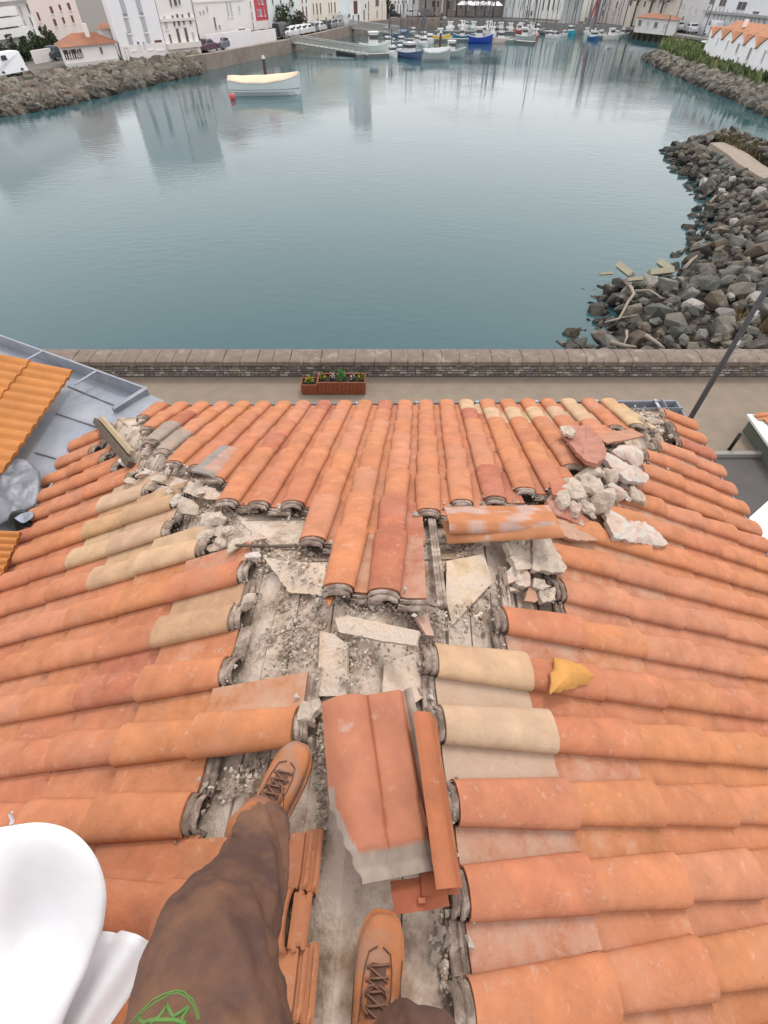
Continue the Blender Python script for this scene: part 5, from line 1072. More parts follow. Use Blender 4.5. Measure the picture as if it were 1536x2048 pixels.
# ================================================================ THE FAR SHORE
def bld(A, B, depth, top_px, wc, label, wins=(), roof=None, cat='building', wcol=(.86, .85, .84), gcol=(.16, .13, .13), name='building', bands=(), H=None, balc=(), base=None, overhang=.35):
    """A, B: facade foot in the photo (left, right); the facade rises to the pixel height top_px above the left foot"""
    a, b_ = at(*A, 0), at(*B, 0); d = b_ - a; W_ = d.length; d.normalize(); back = V((-d.y, d.x, 0)); nrm = -back
    br = V((a.x + d.x * W_ / 2, a.y + d.y * W_ / 2, 0)).normalized(); br = (br * .85 + back * .15).normalized()
    def fz(x, y):
        r = ray(x, y); t = (a - CAM).dot(nrm) / r.dot(nrm); p = CAM + r * t; return (p - a).dot(d), p.z, t
    H_ = H if H else fz(*top_px)[1]
    o = empty(name, (a.x, a.y, 0), label=label, cat=cat)
    def wbox(mb, u0, u1, z0, z1, out0, out1, c=(1, 1, 1, 0)):
        P = [a + d * u_ + (nrm * o_ if o_ > -1 else br * -o_) + V((0, 0, z_)) for z_ in (z0, z1) for o_ in (out0, out1) for u_ in (u0, u1)]
        mb.add(P, [(0, 1, 3, 2), (4, 6, 7, 5), (0, 4, 5, 1), (2, 3, 7, 6), (0, 2, 6, 4), (1, 5, 7, 3)], c)
    m = MB(); wbox(m, 0, W_, -.3, H_, -depth, 0, (*wc, 0)); wparent(m.build('wall', M['wallw']), o)
    if base: m = MB(); wbox(m, -.02, W_ + .02, 0, base[0], -.02, .06, (*base[1], 0)); wparent(m.build('plinth', M['wallw']), o)
    for (z0, z1, out, c) in bands: m = MB(); wbox(m, .05, W_ - .05, z0, z1, -.02, out, (*c, 0)); wparent(m.build('cornice', M['wallw']), o)
    for (x, y, w_, h_, *rest) in wins:
        k = rest[0] if rest else 'w'; u, z, t = fz(x, y); s_ = t / F_PX; ww, hh = w_ * s_, h_ * s_ * (1 / max(.3, abs(cp + 0)) if False else 1.0); u = min(max(u, ww / 2 + .05), W_ - ww / 2 - .05)
        z = max(z, hh / 2 + .05); z1 = min(z + hh / 2, H_ - .1); z0 = max(z - hh / 2, .02)
        if z1 - z0 < .2: continue
        fc = {'w': wcol, 's': (.62, .62, .65), 'b': (.22, .09, .07), 'r': (.30, .05, .06), 'g': (.35, .42, .38), 'd': wcol}.get(k, wcol)
        m = MB(); fr_w = .08; 
        if k in ('s', 'b', 'r', 'g'):
            wbox(m, u - ww / 2, u + ww / 2, z0, z1, -.03, .05, (*fc, 0)); f_ = m.build('shutter' if k != 'w' else 'window', M['shutter']); wparent(f_, o)
            m = MB(); wbox(m, u - ww / 2 - .1, u + ww / 2 + .1, z0 - .12, z0 - .003, -.03, .14, (*wcol, 0)); wparent(m.build('sill', M['wallw']), o)
        else:
            wbox(m, u - ww / 2 - fr_w, u + ww / 2 + fr_w, z1, z1 + fr_w, -.03, .06, (*wcol, 0)); wbox(m, u - ww / 2 - fr_w, u + ww / 2 + fr_w, z0 - fr_w, z0, -.03, .10, (*wcol, 0))
            wbox(m, u - ww / 2 - fr_w, u - ww / 2, z0, z1, -.03, .06, (*wcol, 0)); wbox(m, u + ww / 2, u + ww / 2 + fr_w, z0, z1, -.03, .06, (*wcol, 0))
            if ww > .7: wbox(m, u - .03, u + .03, z0, z1, -.03, .04, (*wcol, 0))
            f_ = m.build('window', M['shutter']); wparent(f_, o); m = MB(); wbox(m, u - ww / 2, u + ww / 2, z0, z1, -.03, .02, (*gcol, 0)); g_ = m.build('pane', M['shutter']); g_.parent = f_; g_.matrix_parent_inverse = o.matrix_basis.inverted().inverted() @ o.matrix_basis.inverted(); g_.matrix_parent_inverse = Matrix.Identity(4)
    for (x0, x1, y, hh) in balc:
        u0, z, t = fz(x0, y); u1 = fz(x1, y)[0]; u0, u1 = max(0, u0), min(W_, u1); m = MB(); wbox(m, u0, u1, z, z + hh, .003, 1.1, (*wc, 0)); wparent(m.build('balcony', M['wallw']), o)
    if roof == 'flat': m = MB(); wbox(m, -.2, W_ + .2, H_, H_ + .25, -depth - .2, .3, (*[q * .95 for q in wc], 0)); wparent(m.build('roof', M['wallw']), o)
    elif roof:
        ov = overhang; P = [a + d * u_ + (nrm * o_ if o_ > -1 else br * -o_) + V((0, 0, H_ + .02)) for o_, u_ in ((ov, -ov), (ov, W_ + ov), (-depth - ov, W_ + ov), (-depth - ov, -ov))]; hr_ = roof * depth / 2
        k = min(W_, depth) / 2 * .9; R1 = a + d * (k) + br * depth / 2 + V((0, 0, H_ + hr_)); R2 = a + d * (W_ - k) + br * depth / 2 + V((0, 0, H_ + hr_)); m = MB()
        m.add(P + [R1, R2], [(0, 1, 5, 4), (1, 2, 5), (2, 3, 4, 5), (3, 0, 4), (3, 2, 1, 0)]); wparent(m.build('roof', M['rooftile'], fix=False), o)
    o['w'] = W_; return o, a, d, nrm, fz, H_, W_, wbox
WH_ = (.88, .87, .87); CRW = (.86, .81, .74); PKW = (.84, .74, .70)
bld((-110, 142), (91, 99), 12, (-30, -120), WH_, 'white modern apartment block with balconies at the far left', [(56, 17, 5, 13), (62, 43, 4, 12), (70, 67, 4, 12), (78, 93, 5, 10), (26, 26, 5, 13, 's'), (33, 24, 5, 13, 's'), (41, 22, 5, 13, 's'), (34, 51, 5, 12), (42, 49, 5, 12, 's'), (50, 48, 5, 12, 's'), (42, 76, 4, 12), (50, 73, 4, 12), (58, 71, 4, 12), (7, 31, 11, 13), (13, 55, 8, 12), (21, 80, 8, 12), (28, 104, 6, 12), (45, 101, 4, 11), (54, 97, 4, 11), (5, 110, 5, 8)], 'flat', balc=[(-100, 40, 68, .9), (-100, 60, 94, .9), (-100, 28, 43, .9), (-100, 70, 10, .9)], H=11)
bld((88, 93), (176, 80), 11, (0, 0), PKW, 'pale pink building with dark red windows behind the small villa', [(103, 20, 7, 10, 'b'), (120, 15, 6, 8, 'b'), (138, 13, 7, 10, 'b'), (110, 45, 7, 10, 'b'), (127, 41, 6, 9, 'b'), (145, 38, 6, 10, 'b'), (92, 74, 6, 9, 'b'), (77, 33, 5, 12, 'b')], .5, H=11.2, bands=[(10.1, 10.9, .7, (.70, .58, .52))])
bv = bld((136, 137), (240, 125), 5, (124, 95), (.90, .86, .85), 'small white villa with hipped orange roof and arched windows by the rocks', [(140, 108, 4, 9), (156, 106, 4, 9), (202, 101, 4, 9), (196, 84, 3, 4)], .42, cat='house', name='villa', base=(.45, (.66, .64, .60)), overhang=.5)
o, a, d, nrm, fz, H_, W_, wbox = bv
m = MB(); wbox(m, .15, 2.6, H_ - 1.15, H_ - .25, -.02, .03, (.10, .07, .07, 0)); wparent(m.build('loggia', M['shutter']), o)  # flat panel, its dark colour stands in for the loggia's shaded recess
for i in range(7): m = MB(); wbox(m, .3 + i * .34, .38 + i * .34, H_ - 1.25, H_ - .65, .03, .10, (.8, .77, .75, 0)); wparent(m.build('baluster', M['wallw']), o)
m = MB(); wbox(m, 4.0, 4.6, H_ + .3, H_ + 1.9, -1.9, -1.3, (.85, .78, .76, 0)); wparent(m.build('chimney', M['wallw']), o)
bld((216, 108), (246, 104), 4, (0, 0), (.84, .78, .76), 'small side house with red roof between the villa and the tall white house', [(230, 90, 10, 18)], .3, cat='house', name='house', H=2.6)
bld((248, 124), (337, 114.5), 12, (0, 0), (.88, .86, .88), 'tall white house with pale grey shutters behind the rock bank', [(246, 13, 10, 28, 's'), (278, 12, 10, 26, 's'), (254, 47, 9, 28, 's'), (287, 45, 9, 28, 's'), (261, 83, 9, 26, 's'), (296, 81, 9, 26, 's'), (256, 113, 6, 18), (278, 93, 4, 13), (288, 90, 2, 8), (318, 90, 16, 14, 'b')], 'flat', name='house', cat='house', H=10.5, base=(1.6, (.84, .80, .78)), bands=[(6.2, 6.35, .06, (.9, .88, .88))])
m = MB(); hb_ = bld  # canopy over its door is part of the facade
bld((338, 114.5), (403, 107), 12, (0, 0), (.88, .82, .79), 'ornate cream town house with columned loggias behind the white van', [(347, 42, 4, 15), (356, 40, 5, 16), (366, 39, 4, 14), (379, 37, 4, 16), (331, 46, 6, 18, 's'), (341, 80, 4, 16), (357, 73, 6, 22), (373, 71, 6, 22), (387, 75, 5, 15, 's'), (341, 5, 4, 12), (350, 3, 7, 12), (358, 2, 4, 10)], 'flat', name='house', cat='house', H=10.5, bands=[(3.6, 3.9, .25, (.80, .74, .69)), (6.6, 6.9, .2, (.80, .74, .69)), (.8, 1.4, .5, (.76, .70, .65))])
bld((404, 96), (500, 82), 12, (0, 0), (.88, .83, .80), 'cream villa with tower and small windows behind the garden wall', [(400, 26, 2.4, 4), (407, 24, 2.4, 4), (414, 18, 2, 7), (408, 59, 8, 2), (430, 47, 4, 17), (455, 18, 4, 22, 's'), (462, 18, 4, 22, 's'), (478, 18, 4, 8, 's'), (439, 54, 3, 5), (484, 62, 20, 6)], .45, name='villa', cat='house', H=9, bands=[(5.0, 5.2, .15, (.80, .74, .70))])  # last wide opening is a dark pane painted for the shade under an awning
bld((497, 76), (517, 73), 12, (0, 0), (.88, .83, .81), 'narrow cream house right of the tower villa', [(501, 10, 2, 10), (504, 32, 2, 12), (507, 55, 2, 12)], 'flat', name='house', cat='house', H=10.5)
bld((517, 72), (540, 69), 10, (0, 0), (.62, .10, .13), 'narrow dark red half timbered house on the left quay', [(517, 4, 3, 6), (524, 3, 4, 7, 's'), (516, 26, 3, 9), (521, 25, 5, 9, 's'), (529, 25, 2, 9, 's'), (521, 66, 3, 8), (529, 65, 3, 8)], 'flat', name='house', cat='house', H=10.5, bands=[(5.2, 5.6, .2, (.85, .78, .78)), (8.6, 9.0, .2, (.85, .78, .78))], wcol=(.88, .82, .82), base=(2.0, (.86, .80, .80)))
bld((541, 69), (601, 61), 12, (0, 0), (.82, .86, .85), 'pale blue white house with a wide blank wall above the hedge', [(545, 3, 4, 8), (561, 2, 4, 8), (553, 25, 3, 14), (564, 26, 5, 15, 's')], 'flat', name='house', cat='house', H=10.5)
bld((601, 61), (625, 58.5), 12, (0, 0), (.87, .85, .82), 'white house with paired red brown shutters on the left quay', [(606, 24, 3, 15, 'b'), (613, 23, 3, 15, 'b'), (604, 2, 3, 6, 'b'), (612, 1, 3, 6, 'b'), (612, 50, 5, 14, 'b')], 'flat', name='house', cat='house', H=10.5, bands=[(6.3, 6.7, .5, (.7, .7, .7))])
bld((625, 58.5), (677, 53), 12, (0, 0), (.86, .79, .68), 'sandy cream house with tall narrow brown shutters on the left quay', [(627, 18, 2, 16, 'b'), (634, 18, 3, 16, 'b'), (641, 17, 3, 15, 'b'), (658, 16, 2, 15, 'b'), (663, 15, 2, 15, 'b'), (670, 15, 3, 15, 'b'), (636, 47, 3, 14, 'b'), (652, 41, 3, 9, 'b'), (667, 41, 3, 14, 'b')], 'flat', name='house', cat='house', H=10.5)
bld((677, 53), (702, 50.5), 12, (0, 0), (.80, .82, .82), 'blank grey white gable house between cream houses', [(679, 27, 3, 4)], 'flat', name='house', cat='house', H=10.5)
bld((702, 50.5), (722, 48.5), 12, (0, 0), (.88, .88, .89), 'narrow white house with a brown bay window', [(711, 15, 12, 18, 'b'), (706, 38, 3, 10), (717, 38, 5, 12)], 'flat', name='house', cat='house', H=16, bands=[(4.5, 5.0, .5, (.9, .9, .9))])
bld((722, 48), (740, 46), 12, (0, 0), (.85, .79, .71), 'narrow beige house beside the brown bay window', [(731, 12, 4, 6), (737, 12, 2, 14, 'b'), (737, 33, 2, 12, 'b'), (728, 30, 4, 14)], 'flat', name='house', cat='house', H=17)
bld((740, 45), (773, 41), 12, (0, 0), (.86, .77, .66), 'warm beige house with a broad upper window', [(754, 5, 13, 10), (754, 28, 3, 10), (764, 20, 2, 24, 's')], 'flat', name='house', cat='house', H=9)
bld((784, 36), (817, 34), 12, (0, 0), (.88, .88, .88), 'white arcaded house with round upper windows at the harbour end', [(790, 5, 3, 4), (797, 4, 3, 4), (805, 4, 3, 4), (812, 4, 3, 4), (789, 20, 2, 13), (795, 20, 2, 13), (801, 19, 2, 13), (808, 19, 2, 13), (814, 18, 2, 13)], 'flat', name='house', cat='house', H=9)
bld((818, 33), (836, 32), 12, (0, 0), (.86, .88, .88), 'plain white house right of the arcade', [(828, 4, 3, 5)], 'flat', name='house', cat='house', H=9)
bld((837, 31), (882, 31), 12, (0, 0), (.52, .46, .43), 'grey brown row of harbour cafes with pale awnings', [(846, 6, 4, 9, 's'), (856, 6, 4, 9, 's'), (866, 8, 4, 9), (876, 8, 4, 9)], 'flat', H=9)
bld((885, 31), (1003, 32), 12, (0, 0), (.40, .35, .32), 'long brown building behind bare trees at the harbour end', [(898, 10, 4, 12), (910, 10, 4, 12, 's'), (922, 10, 4, 12), (936, 12, 4, 10, 's'), (950, 10, 4, 12), (964, 12, 4, 10), (978, 10, 4, 12, 's'), (990, 10, 4, 12)], 'flat', H=9)
bld((1004, 34), (1080, 37), 12, (0, 0), (.80, .84, .83), 'long pale green white house with grey shutters over the fishing boats', [(1010, 6, 3, 10, 's'), (1021, 5, 3, 10, 's'), (1029, 6, 3, 10, 's'), (1038, 7, 3, 10, 's'), (1046, 8, 3, 10, 's'), (1057, 6, 3, 10, 's'), (1074, 6, 4, 12, 's'), (1054, 26, 3, 8), (1063, 27, 3, 7)], 'flat', H=9)
bld((1081, 37), (1124, 40), 12, (0, 0), (.85, .86, .84), 'white house with tall dark windows right of the pale green one', [(1086, 10, 3, 14), (1097, 10, 3, 14), (1107, 10, 3, 14), (1117, 10, 2, 14)], 'flat', H=9)
bld((1126, 40), (1185, 44), 12, (0, 0), (.88, .87, .79), 'cream hall with a row of arched windows above a grey shed', [(1140, 9, 1.6, 7), (1144, 9, 1.6, 7), (1148, 8, 1.6, 7), (1152, 8, 1.6, 7), (1156, 7, 1.6, 7)], 'flat', H=9)
bld((1120, 47), (1155, 49), 5, (0, 0), (.42, .44, .43), 'grey shed with dark flat roof on the fishing quay', [(1130, 38, 8, 10, 's')], 'flat', name='shed', cat='shed', H=4.2)
bld((1188, 45), (1245, 50), 12, (0, 0), (.66, .60, .57), 'pinkish grey town houses behind the red crane', [(1198, 6, 4, 8), (1210, 6, 4, 9), (1222, 8, 4, 9, 's'), (1234, 10, 4, 9), (1206, 26, 4, 8), (1226, 28, 4, 8, 's')], 'flat', H=9)
bld((1247, 50), (1345, 58), 12, (0, 0), (.74, .68, .60), 'cream and brown houses behind the low red roofed hall', [(1262, 6, 4, 8, 'b'), (1276, 6, 4, 8, 'b'), (1290, 8, 4, 8), (1304, 8, 4, 8), (1318, 10, 4, 8, 's'), (1332, 12, 4, 8, 's')], 'flat', H=9)
bld((1268, 60), (1348, 68), 5, (0, 0), (.72, .70, .68), 'low hall with a terracotta roof on the timber wharf', [(1280, 46, 8, 8), (1296, 48, 8, 8, 's'), (1312, 50, 8, 8), (1330, 54, 8, 8, 's')], .25, name='hall', H=1.9)
bld((1346, 60), (1398, 66), 12, (0, 0), (.60, .60, .60), 'grey stone tower house beyond the wharf', [(1356, 12, 4, 10, 's'), (1368, 16, 4, 10, 's'), (1380, 20, 4, 10, 's'), (1392, 22, 4, 10, 's'), (1366, 38, 4, 8)], 'flat', H=9)
bld((1398, 66), (1660, 104), 14, (0, 0), (.74, .75, .78), 'long grey white building with rows of paired windows behind the gabled house', [(x, 17 + (x - 1410) * .18, 2, 8) for x in (1412, 1418, 1432, 1439, 1446, 1454, 1466, 1474, 1483, 1491, 1505, 1512, 1520, 1530)] + [(x, 28 + (x - 1410) * .18, 2, 7) for x in (1410, 1416, 1429, 1437, 1444, 1451, 1463, 1471, 1480, 1487, 1502, 1509, 1517, 1528)] + [(1415, 3, 12, 7), (1446, 6, 20, 9, 'w'), (1484, 12, 26, 11, 'w'), (1512, 26, 18, 4)], 'flat', H=12, bands=[(2.9, 3.2, .8, (.35, .36, .36))])
# gabled white house at the right
oh, a, d, nrm, fz, H_, W_, wbox = bld((1400, 119), (1660, 212), 9, (0, 0), (.88, .88, .90), 'white house with saw tooth gables and orange roof on the far point', [(1418, 74, 2, 12), (1436, 81, 2, 13), (1455, 89, 2.6, 13), (1476, 96, 7, 13), (1499, 108, 9, 17), (1528, 112, 4, 17), (1463, 128, 4, 13), (1475, 122, 3, 10), (1490, 133, 5, 11)], None, name='house', cat='house', H=2.5, gcol=(.30, .28, .30))
back = -nrm
g_w = W_ / 10; u00 = 1.75; HV, HP = 2.5, 3.35; gm = MB(); m = MB()
for i in range(-1, 10):
    u0, u1 = max(0, u00 + i * g_w), min(W_, u00 + (i + 1) * g_w); um = u00 + (i + .5) * g_w
    if u1 - u0 < .3 or um > W_: continue
    if i < 0: p = [a + V((0, 0, HV)), a + d * u1 + V((0, 0, HV)), a + V((0, 0, HP - .05))]
    else: p = [a + d * (u0 + .04) + V((0, 0, HV)), a + d * (u1 - .04) + V((0, 0, HV)), a + d * um + V((0, 0, HP))]
    q = [x_ + back * .25 for x_ in p]; gm.add(p + q, [(0, 1, 2), (5, 4, 3), (0, 3, 4, 1), (1, 4, 5, 2), (2, 5, 3, 0)], (.88, .88, .90, 0))
    ap = p[2] + nrm * .12 + V((0, 0, .05)); m.add([ap, ap + back * 2.6, p[0] + nrm * .12 + V((0, 0, .03)), p[1] + nrm * .12 + V((0, 0, .03)), p[0] + back * .9 + V((0, 0, .3)), p[1] + back * .9 + V((0, 0, .3))], [(0, 2, 4, 1), (0, 1, 5, 3)])
RZ = 3.95
R1, R2 = a + back * 3.2 + V((0, 0, RZ)), a + d * W_ + back * 3.2 + V((0, 0, RZ))
m.add([a + back * .7 + V((0, 0, 2.75)), a + d * W_ + back * .7 + V((0, 0, 2.75)), R2, R1, a + back * 9.2 + V((0, 0, 2.0)), a + d * W_ + back * 9.2 + V((0, 0, 2.0))], [(0, 1, 2, 3), (3, 2, 5, 4)])
for i in range(0, 10):
    uc = u00 + i * g_w; tip = a + d * uc + nrm * .28 + V((0, 0, HV - .12)); l_ = a + d * (uc - 1.45) + back * .35 + V((0, 0, HP - .02)); r_ = a + d * (uc + 1.45) + back * .35 + V((0, 0, HP - .02)); m.add([tip, l_, r_, tip - V((0, 0, .1)) , a + d * uc + back * .35 + V((0, 0, HV))], [(0, 2, 1), (0, 1, 4, 3), (0, 3, 4, 2)])
wparent(m.build('roof', mat('roof_orange', (.60, .27, .15), .85, .15, 2, 0, 10, c2=(.45, .22, .14), c2s=.7, c2t=.6, c2w=.2), fix=False), oh); wparent(gm.build('gable', M['wallw']), oh)
m = MB(); m.add([a + V((0, 0, 2.4)), a + back * 9 + V((0, 0, 2.0)), a + back * 3.2 + V((0, 0, RZ - .05))], [(0, 1, 2)], (.88, .88, .9, 0)); wparent(m.build('end_gable', M['wallw'], fix=False), oh)
for i in (1.4, 4.6): m = MB(); c_ = a + d * (i * g_w) + back * 2.2; m.box((c_.x, c_.y, 3.9), (.4, .4, .7), col=(.9, .82, .74, 0)); wparent(m.build('chimney', M['wallw']), oh)
# ---- garden walls on the left quay
def gwall(px, h, c, label, name='garden_wall'):
    P = [at(x, y, 0) for x, y in px]; m = MB()
    for i in range(len(P) - 1):
        dd = (P[i + 1] - P[i]); c_ = (P[i] + P[i + 1]) / 2; m.box((c_.x, c_.y, h / 2), (dd.length, .3, h), rz=math.atan2(dd.y, dd.x), col=(*c, 0))
    tag(m.build(name, M['wallw']), label, 'wall')
gwall([(416, 104), (470, 96), (505, 90)], 1.9, (.86, .82, .83), 'white garden wall in front of the tower villa')
gwall([(505, 89), (552, 81)], 1.5, (.84, .80, .80), 'pale garden wall below the red half timbered house')
gwall([(72, 128), (100, 123), (128, 118)], 1.3, (.80, .76, .72), 'low pale wall with gate posts beside the dark parked car')
# ---- trees, hedges
def tree(x, y, h, r, label, leaf=(.05, .08, .035), n=900, name='tree', cat='tree', group=None, sz=.16, tr=.35, z=0, stem=.35):
    b = at(x, y, z); rg = random.Random(int(x * 7 + y)); t = empty(name, tuple(b), label=label, cat=cat, group=group)
    m = MB(); m.tube([b, b + V((0, 0, h * .35)), b + V((rg.uniform(-.2, .2), 0, h * .75))], [tr * h / 14, tr * h / 20, .04], 8)
    for k in range(8):
        a_ = k * .8; s0 = b + V((0, 0, h * (stem + .05 * k))); m.tube([s0, s0 + V((math.cos(a_) * r * .5, math.sin(a_) * r * .5, h * .14)), s0 + V((math.cos(a_) * r * .8, math.sin(a_) * r * .8, h * .26))], [.07, .045, .02], 5)
    wparent(m.build('trunk', M['wood_dark']), t); m = MB(); cl = [(V((rg.gauss(0, r * .45), rg.gauss(0, r * .45), h * (stem + .12) + abs(rg.gauss(0, 1)) * h * (1 - stem) * .38)), rg.uniform(.3, .55) * r) for _ in range(12)]
    for _ in range(n):
        c_, cr = rg.choice(cl); p = b + c_ + V((rg.gauss(0, 1), rg.gauss(0, 1), rg.gauss(0, 1))).normalized() * cr * rg.uniform(.6, 1.05); k = rg.uniform(.55, 1.5); r_ = rotm(rg, 1.5); s_ = sz * rg.uniform(.6, 1.4)
        m.add([p + r_ @ V(q) for q in ((-s_, -s_ * .5, 0), (s_, -s_ * .4, .02), (s_ * .8, s_ * .6, 0), (-s_, s_ * .5, .03))], [(0, 1, 2, 3)], (leaf[0] * k, leaf[1] * k, leaf[2] * k, 0))
    wparent(m.build('crown', M['leaf'], fix=False), t)
for x, y, r_, h, lb in ((8, 128, 1.3, 2.2, 'dark round shrub at the very left before the white apartments'), (30, 126, 1.2, 2.0, 'dark round shrub second from the left before the apartments'), (50, 122, 1.4, 2.3, 'largest dark round shrub before the white apartments'), (72, 118, 1.2, 2.0, 'dark round shrub nearest the low wall before the apartments'), (105, 103, .9, 2.6, 'small dark bush behind the hedge beside the villa')):
    tree(x, y, h, r_, lb, n=700, name='shrub', cat='shrub', group='round shrubs before the apartments', sz=.14, stem=.05)
for x, y, r_, h, lb in ((90, 113, 1.2, 2.2, 'left half of the clipped hedge beside the villa'), (112, 109, 1.2, 2.2, 'right half of the clipped hedge beside the villa'), (573, 67, 2.2, 3.4, 'green bush at the left end of the hedge under the blank wall'), (585, 64, 2.0, 2.6, 'olive bush in the middle of the hedge under the blank wall'), (597, 62, 1.8, 2.3, 'brownish bush at the right end of the hedge under the blank wall'), (448, 82, 1.6, 2.8, 'dark garden bush before the tower villa'), (776, 40, 1.6, 9, 'narrow dark cypress between beige and arcaded houses'), (540, 62, 1.0, 6.0, 'dark narrow tree between the red house and the blank wall')):
    tree(x, y, h, r_, lb, n=500, name='shrub' if h < 5 else 'tree', cat='shrub' if h < 5 else 'tree', sz=.2, stem=.05, leaf=(.06, .08, .04) if x != 597 else (.12, .10, .06))
for i, (x, y) in enumerate(((893, 33), (912, 33), (931, 34), (950, 34), (968, 34), (986, 35), (1003, 35), (1262, 52), (1290, 54), (1312, 56), (850, 33), (868, 33))):
    tree(x, y, 10, 3.0, ['first bare brown tree from the left behind the fishing boats', 'second bare brown tree behind the fishing boats', 'third bare brown tree behind the fishing boats', 'fourth bare brown tree behind the fishing boats', 'fifth bare brown tree behind the fishing boats', 'sixth bare brown tree behind the fishing boats', 'bare brown tree beside the pale green house', 'bare brown tree left above the red roofed hall', 'bare brown tree in the middle above the red roofed hall', 'bare brown tree right above the red roofed hall', 'left bare tree before the harbour cafes', 'right bare tree before the harbour cafes'][i], leaf=(.17, .14, .12), n=260, sz=.22, group='bare trees at the harbour end')
# ---- cars and vans
def car_parts(name, c, L_=4.2, W_=1.75, Hh=1.45, van=False):
    t = empty(name, (0, 0, 0)); m = MB()
    if van: prof = [(-L_ / 2, .3), (-L_ / 2, Hh * .95), (-L_ / 2 + .25, Hh), (L_ * .16, Hh), (L_ * .30, Hh * .62), (L_ * .47, Hh * .5), (L_ / 2, Hh * .42), (L_ / 2, .3)]
    else: prof = [(-L_ / 2, .3), (-L_ / 2 - .02, .75), (-L_ * .44, .92), (-L_ * .36, .97), (-L_ * .24, Hh), (L_ * .06, Hh), (L_ * .22, .98), (L_ * .42, .85), (L_ / 2, .68), (L_ / 2, .3)]
    secs = []
    for yy, k in ((-1, .90), (-.93, 1), (.93, 1), (1, .90)):
        secs.append([V((x_ * (1 if k == 1 else .985), yy * W_ / 2 * (1 - .16 * max(0, (z_ - .95) / .5)), .3 + (z_ - .3) * (1 if k == 1 else .94))) for x_, z_ in prof])
    m.loft(secs, col=(*c, 0)); b = m.build('body', M['paint'], bevel=.05, smooth=False); b.parent = t
    g_ = MB(); x0, x1 = (L_ * .02, L_ * .20) if van else (-L_ * .27, L_ * .10)
    for s_ in (-1, 1): g_.box(((x0 + x1) / 2, s_ * (W_ / 2 - .035), Hh * .80), (x1 - x0, .05, Hh * .20), top=.8)
    if van: g_.box((L_ * .245, 0, Hh * .80), (.10, W_ * .78, Hh * .24))
    else: g_.box((L_ * .155, 0, 1.20), (.28, W_ * .72, .30)); g_.box((-L_ * .31, 0, 1.20), (.28, W_ * .70, .30))
    q = g_.build('window', M['glassd']); q.parent = t
    for sx in (-1, 1):
        for sy in (-1, 1):
            w_ = MB(); w_.tube([(sx * L_ * .31, sy * W_ * .38, .32), (sx * L_ * .31, sy * W_ * .49, .32)], .32, 14); q = w_.build('wheel', M['tyre']); q.parent = t; r_ = MB(); r_.tube([(sx * L_ * .31, sy * W_ * .49, .32), (sx * L_ * .31, sy * W_ * .497, .32)], .19, 10, col=(.5, .5, .5, 0)); z_ = r_.build('rim', M['paint']); z_.parent = q
    for sy in (-1, 1):
        h_ = MB(); h_.box((L_ / 2 - .04, sy * W_ * .36, .68 if not van else .78), (.12, .34, .16), col=(.8, .8, .78, 0)); q = h_.build('headlight', M['paint']); q.parent = t; h_ = MB(); h_.box((-L_ / 2 + .02, sy * W_ * .42, .80), (.10, .16, .22), col=(.4, .02, .02, 0)); q = h_.build('tail_light', M['paint']); q.parent = t
    return t
def heading(x, y, dx=10, dy=-2): p, q = at(x, y, 0), at(x + dx, y + dy, 0); return math.atan2(q.y - p.y, q.x - p.x)
QG = 'vehicles parked along the left quay'
cars = [(18, 153, 'van', (.85, .87, .90), 'white van at the far left end of the road', 180), (117, 119, 'car', (.05, .08, .09), 'dark green estate car beside the small villa', 0), (388, 105, 'van', (.86, .88, .92), 'white van before the ornate cream house', 0),
 (417, 103, 'car', (.14, .08, .12), 'dark purple car right behind the white van', 0), (434, 99, 'car', (.05, .06, .09), 'dark blue car second behind the white van', 0), (448, 98, 'car', (.22, .22, .28), 'slate grey car left of the black one', 0), (461, 93, 'car', (.04, .04, .06), 'black car left of the red one', 0), (475, 93, 'car', (.25, .06, .07), 'dark red car on the left quay', 0), (484, 87.5, 'car', (.16, .24, .28), 'teal grey car behind the red one', 0), (499, 88, 'car', (.28, .32, .34), 'grey car in the middle of the quay row', 0),
 (516, 83, 'car', (.17, .19, .21), 'dark grey car before the red house', 0), (533, 81, 'car', (.04, .045, .05), 'black car before the red house', 0), (551, 78, 'car', (.10, .10, .11), 'charcoal car right of the red house', 0), (566, 76, 'van', (.05, .05, .06), 'black van by the head of the gangway', 0),
 (580, 75, 'car', (.85, .86, .88), 'white car just behind the gangway head', 0), (592, 72, 'car', (.8, .82, .84), 'white car second after the gangway head', 0), (604, 70, 'car', (.84, .84, .85), 'white car third after the gangway head', 0), (615, 68, 'car', (.80, .80, .80), 'white car fourth after the gangway head', 0), (628, 65, 'car', (.25, .26, .28), 'grey car before the sandy cream house', 0), (639, 63, 'car', (.7, .72, .74), 'silver car before the sandy cream house', 0), (652, 60, 'car', (.06, .06, .06), 'black car before the blank gable', 0), (663, 58, 'car', (.3, .33, .36), 'blue grey car before the blank gable', 0), (675, 56, 'car', (.35, .37, .38), 'grey car left of the domed white one', 0), (690, 53, 'van', (.6, .64, .66), 'pale grey van at the corner of the quay', 0),
 (787, 37, 'car', (.03, .03, .04), 'black car before the arcaded house', 0), (825, 34, 'car', (.7, .7, .7), 'white car at the harbour end', 0), (855, 33, 'car', (.2, .2, .2), 'dark car at the harbour end cafes', 0), (1412, 108, 'car', (.62, .66, .66), 'silver car at the corner of the gabled house', 90), (1422, 72, 'van', (.82, .84, .86), 'long white van on the wharf before the grey building', 180), (1380, 66, 'car', (.75, .77, .78), 'white car on the wharf', 180), (1352, 62, 'car', (.75, .75, .75), 'white car right of the red roofed hall', 180), (1448, 126, 'car', (.16, .19, .20), 'dark grey car parked against the gabled house', 0)]
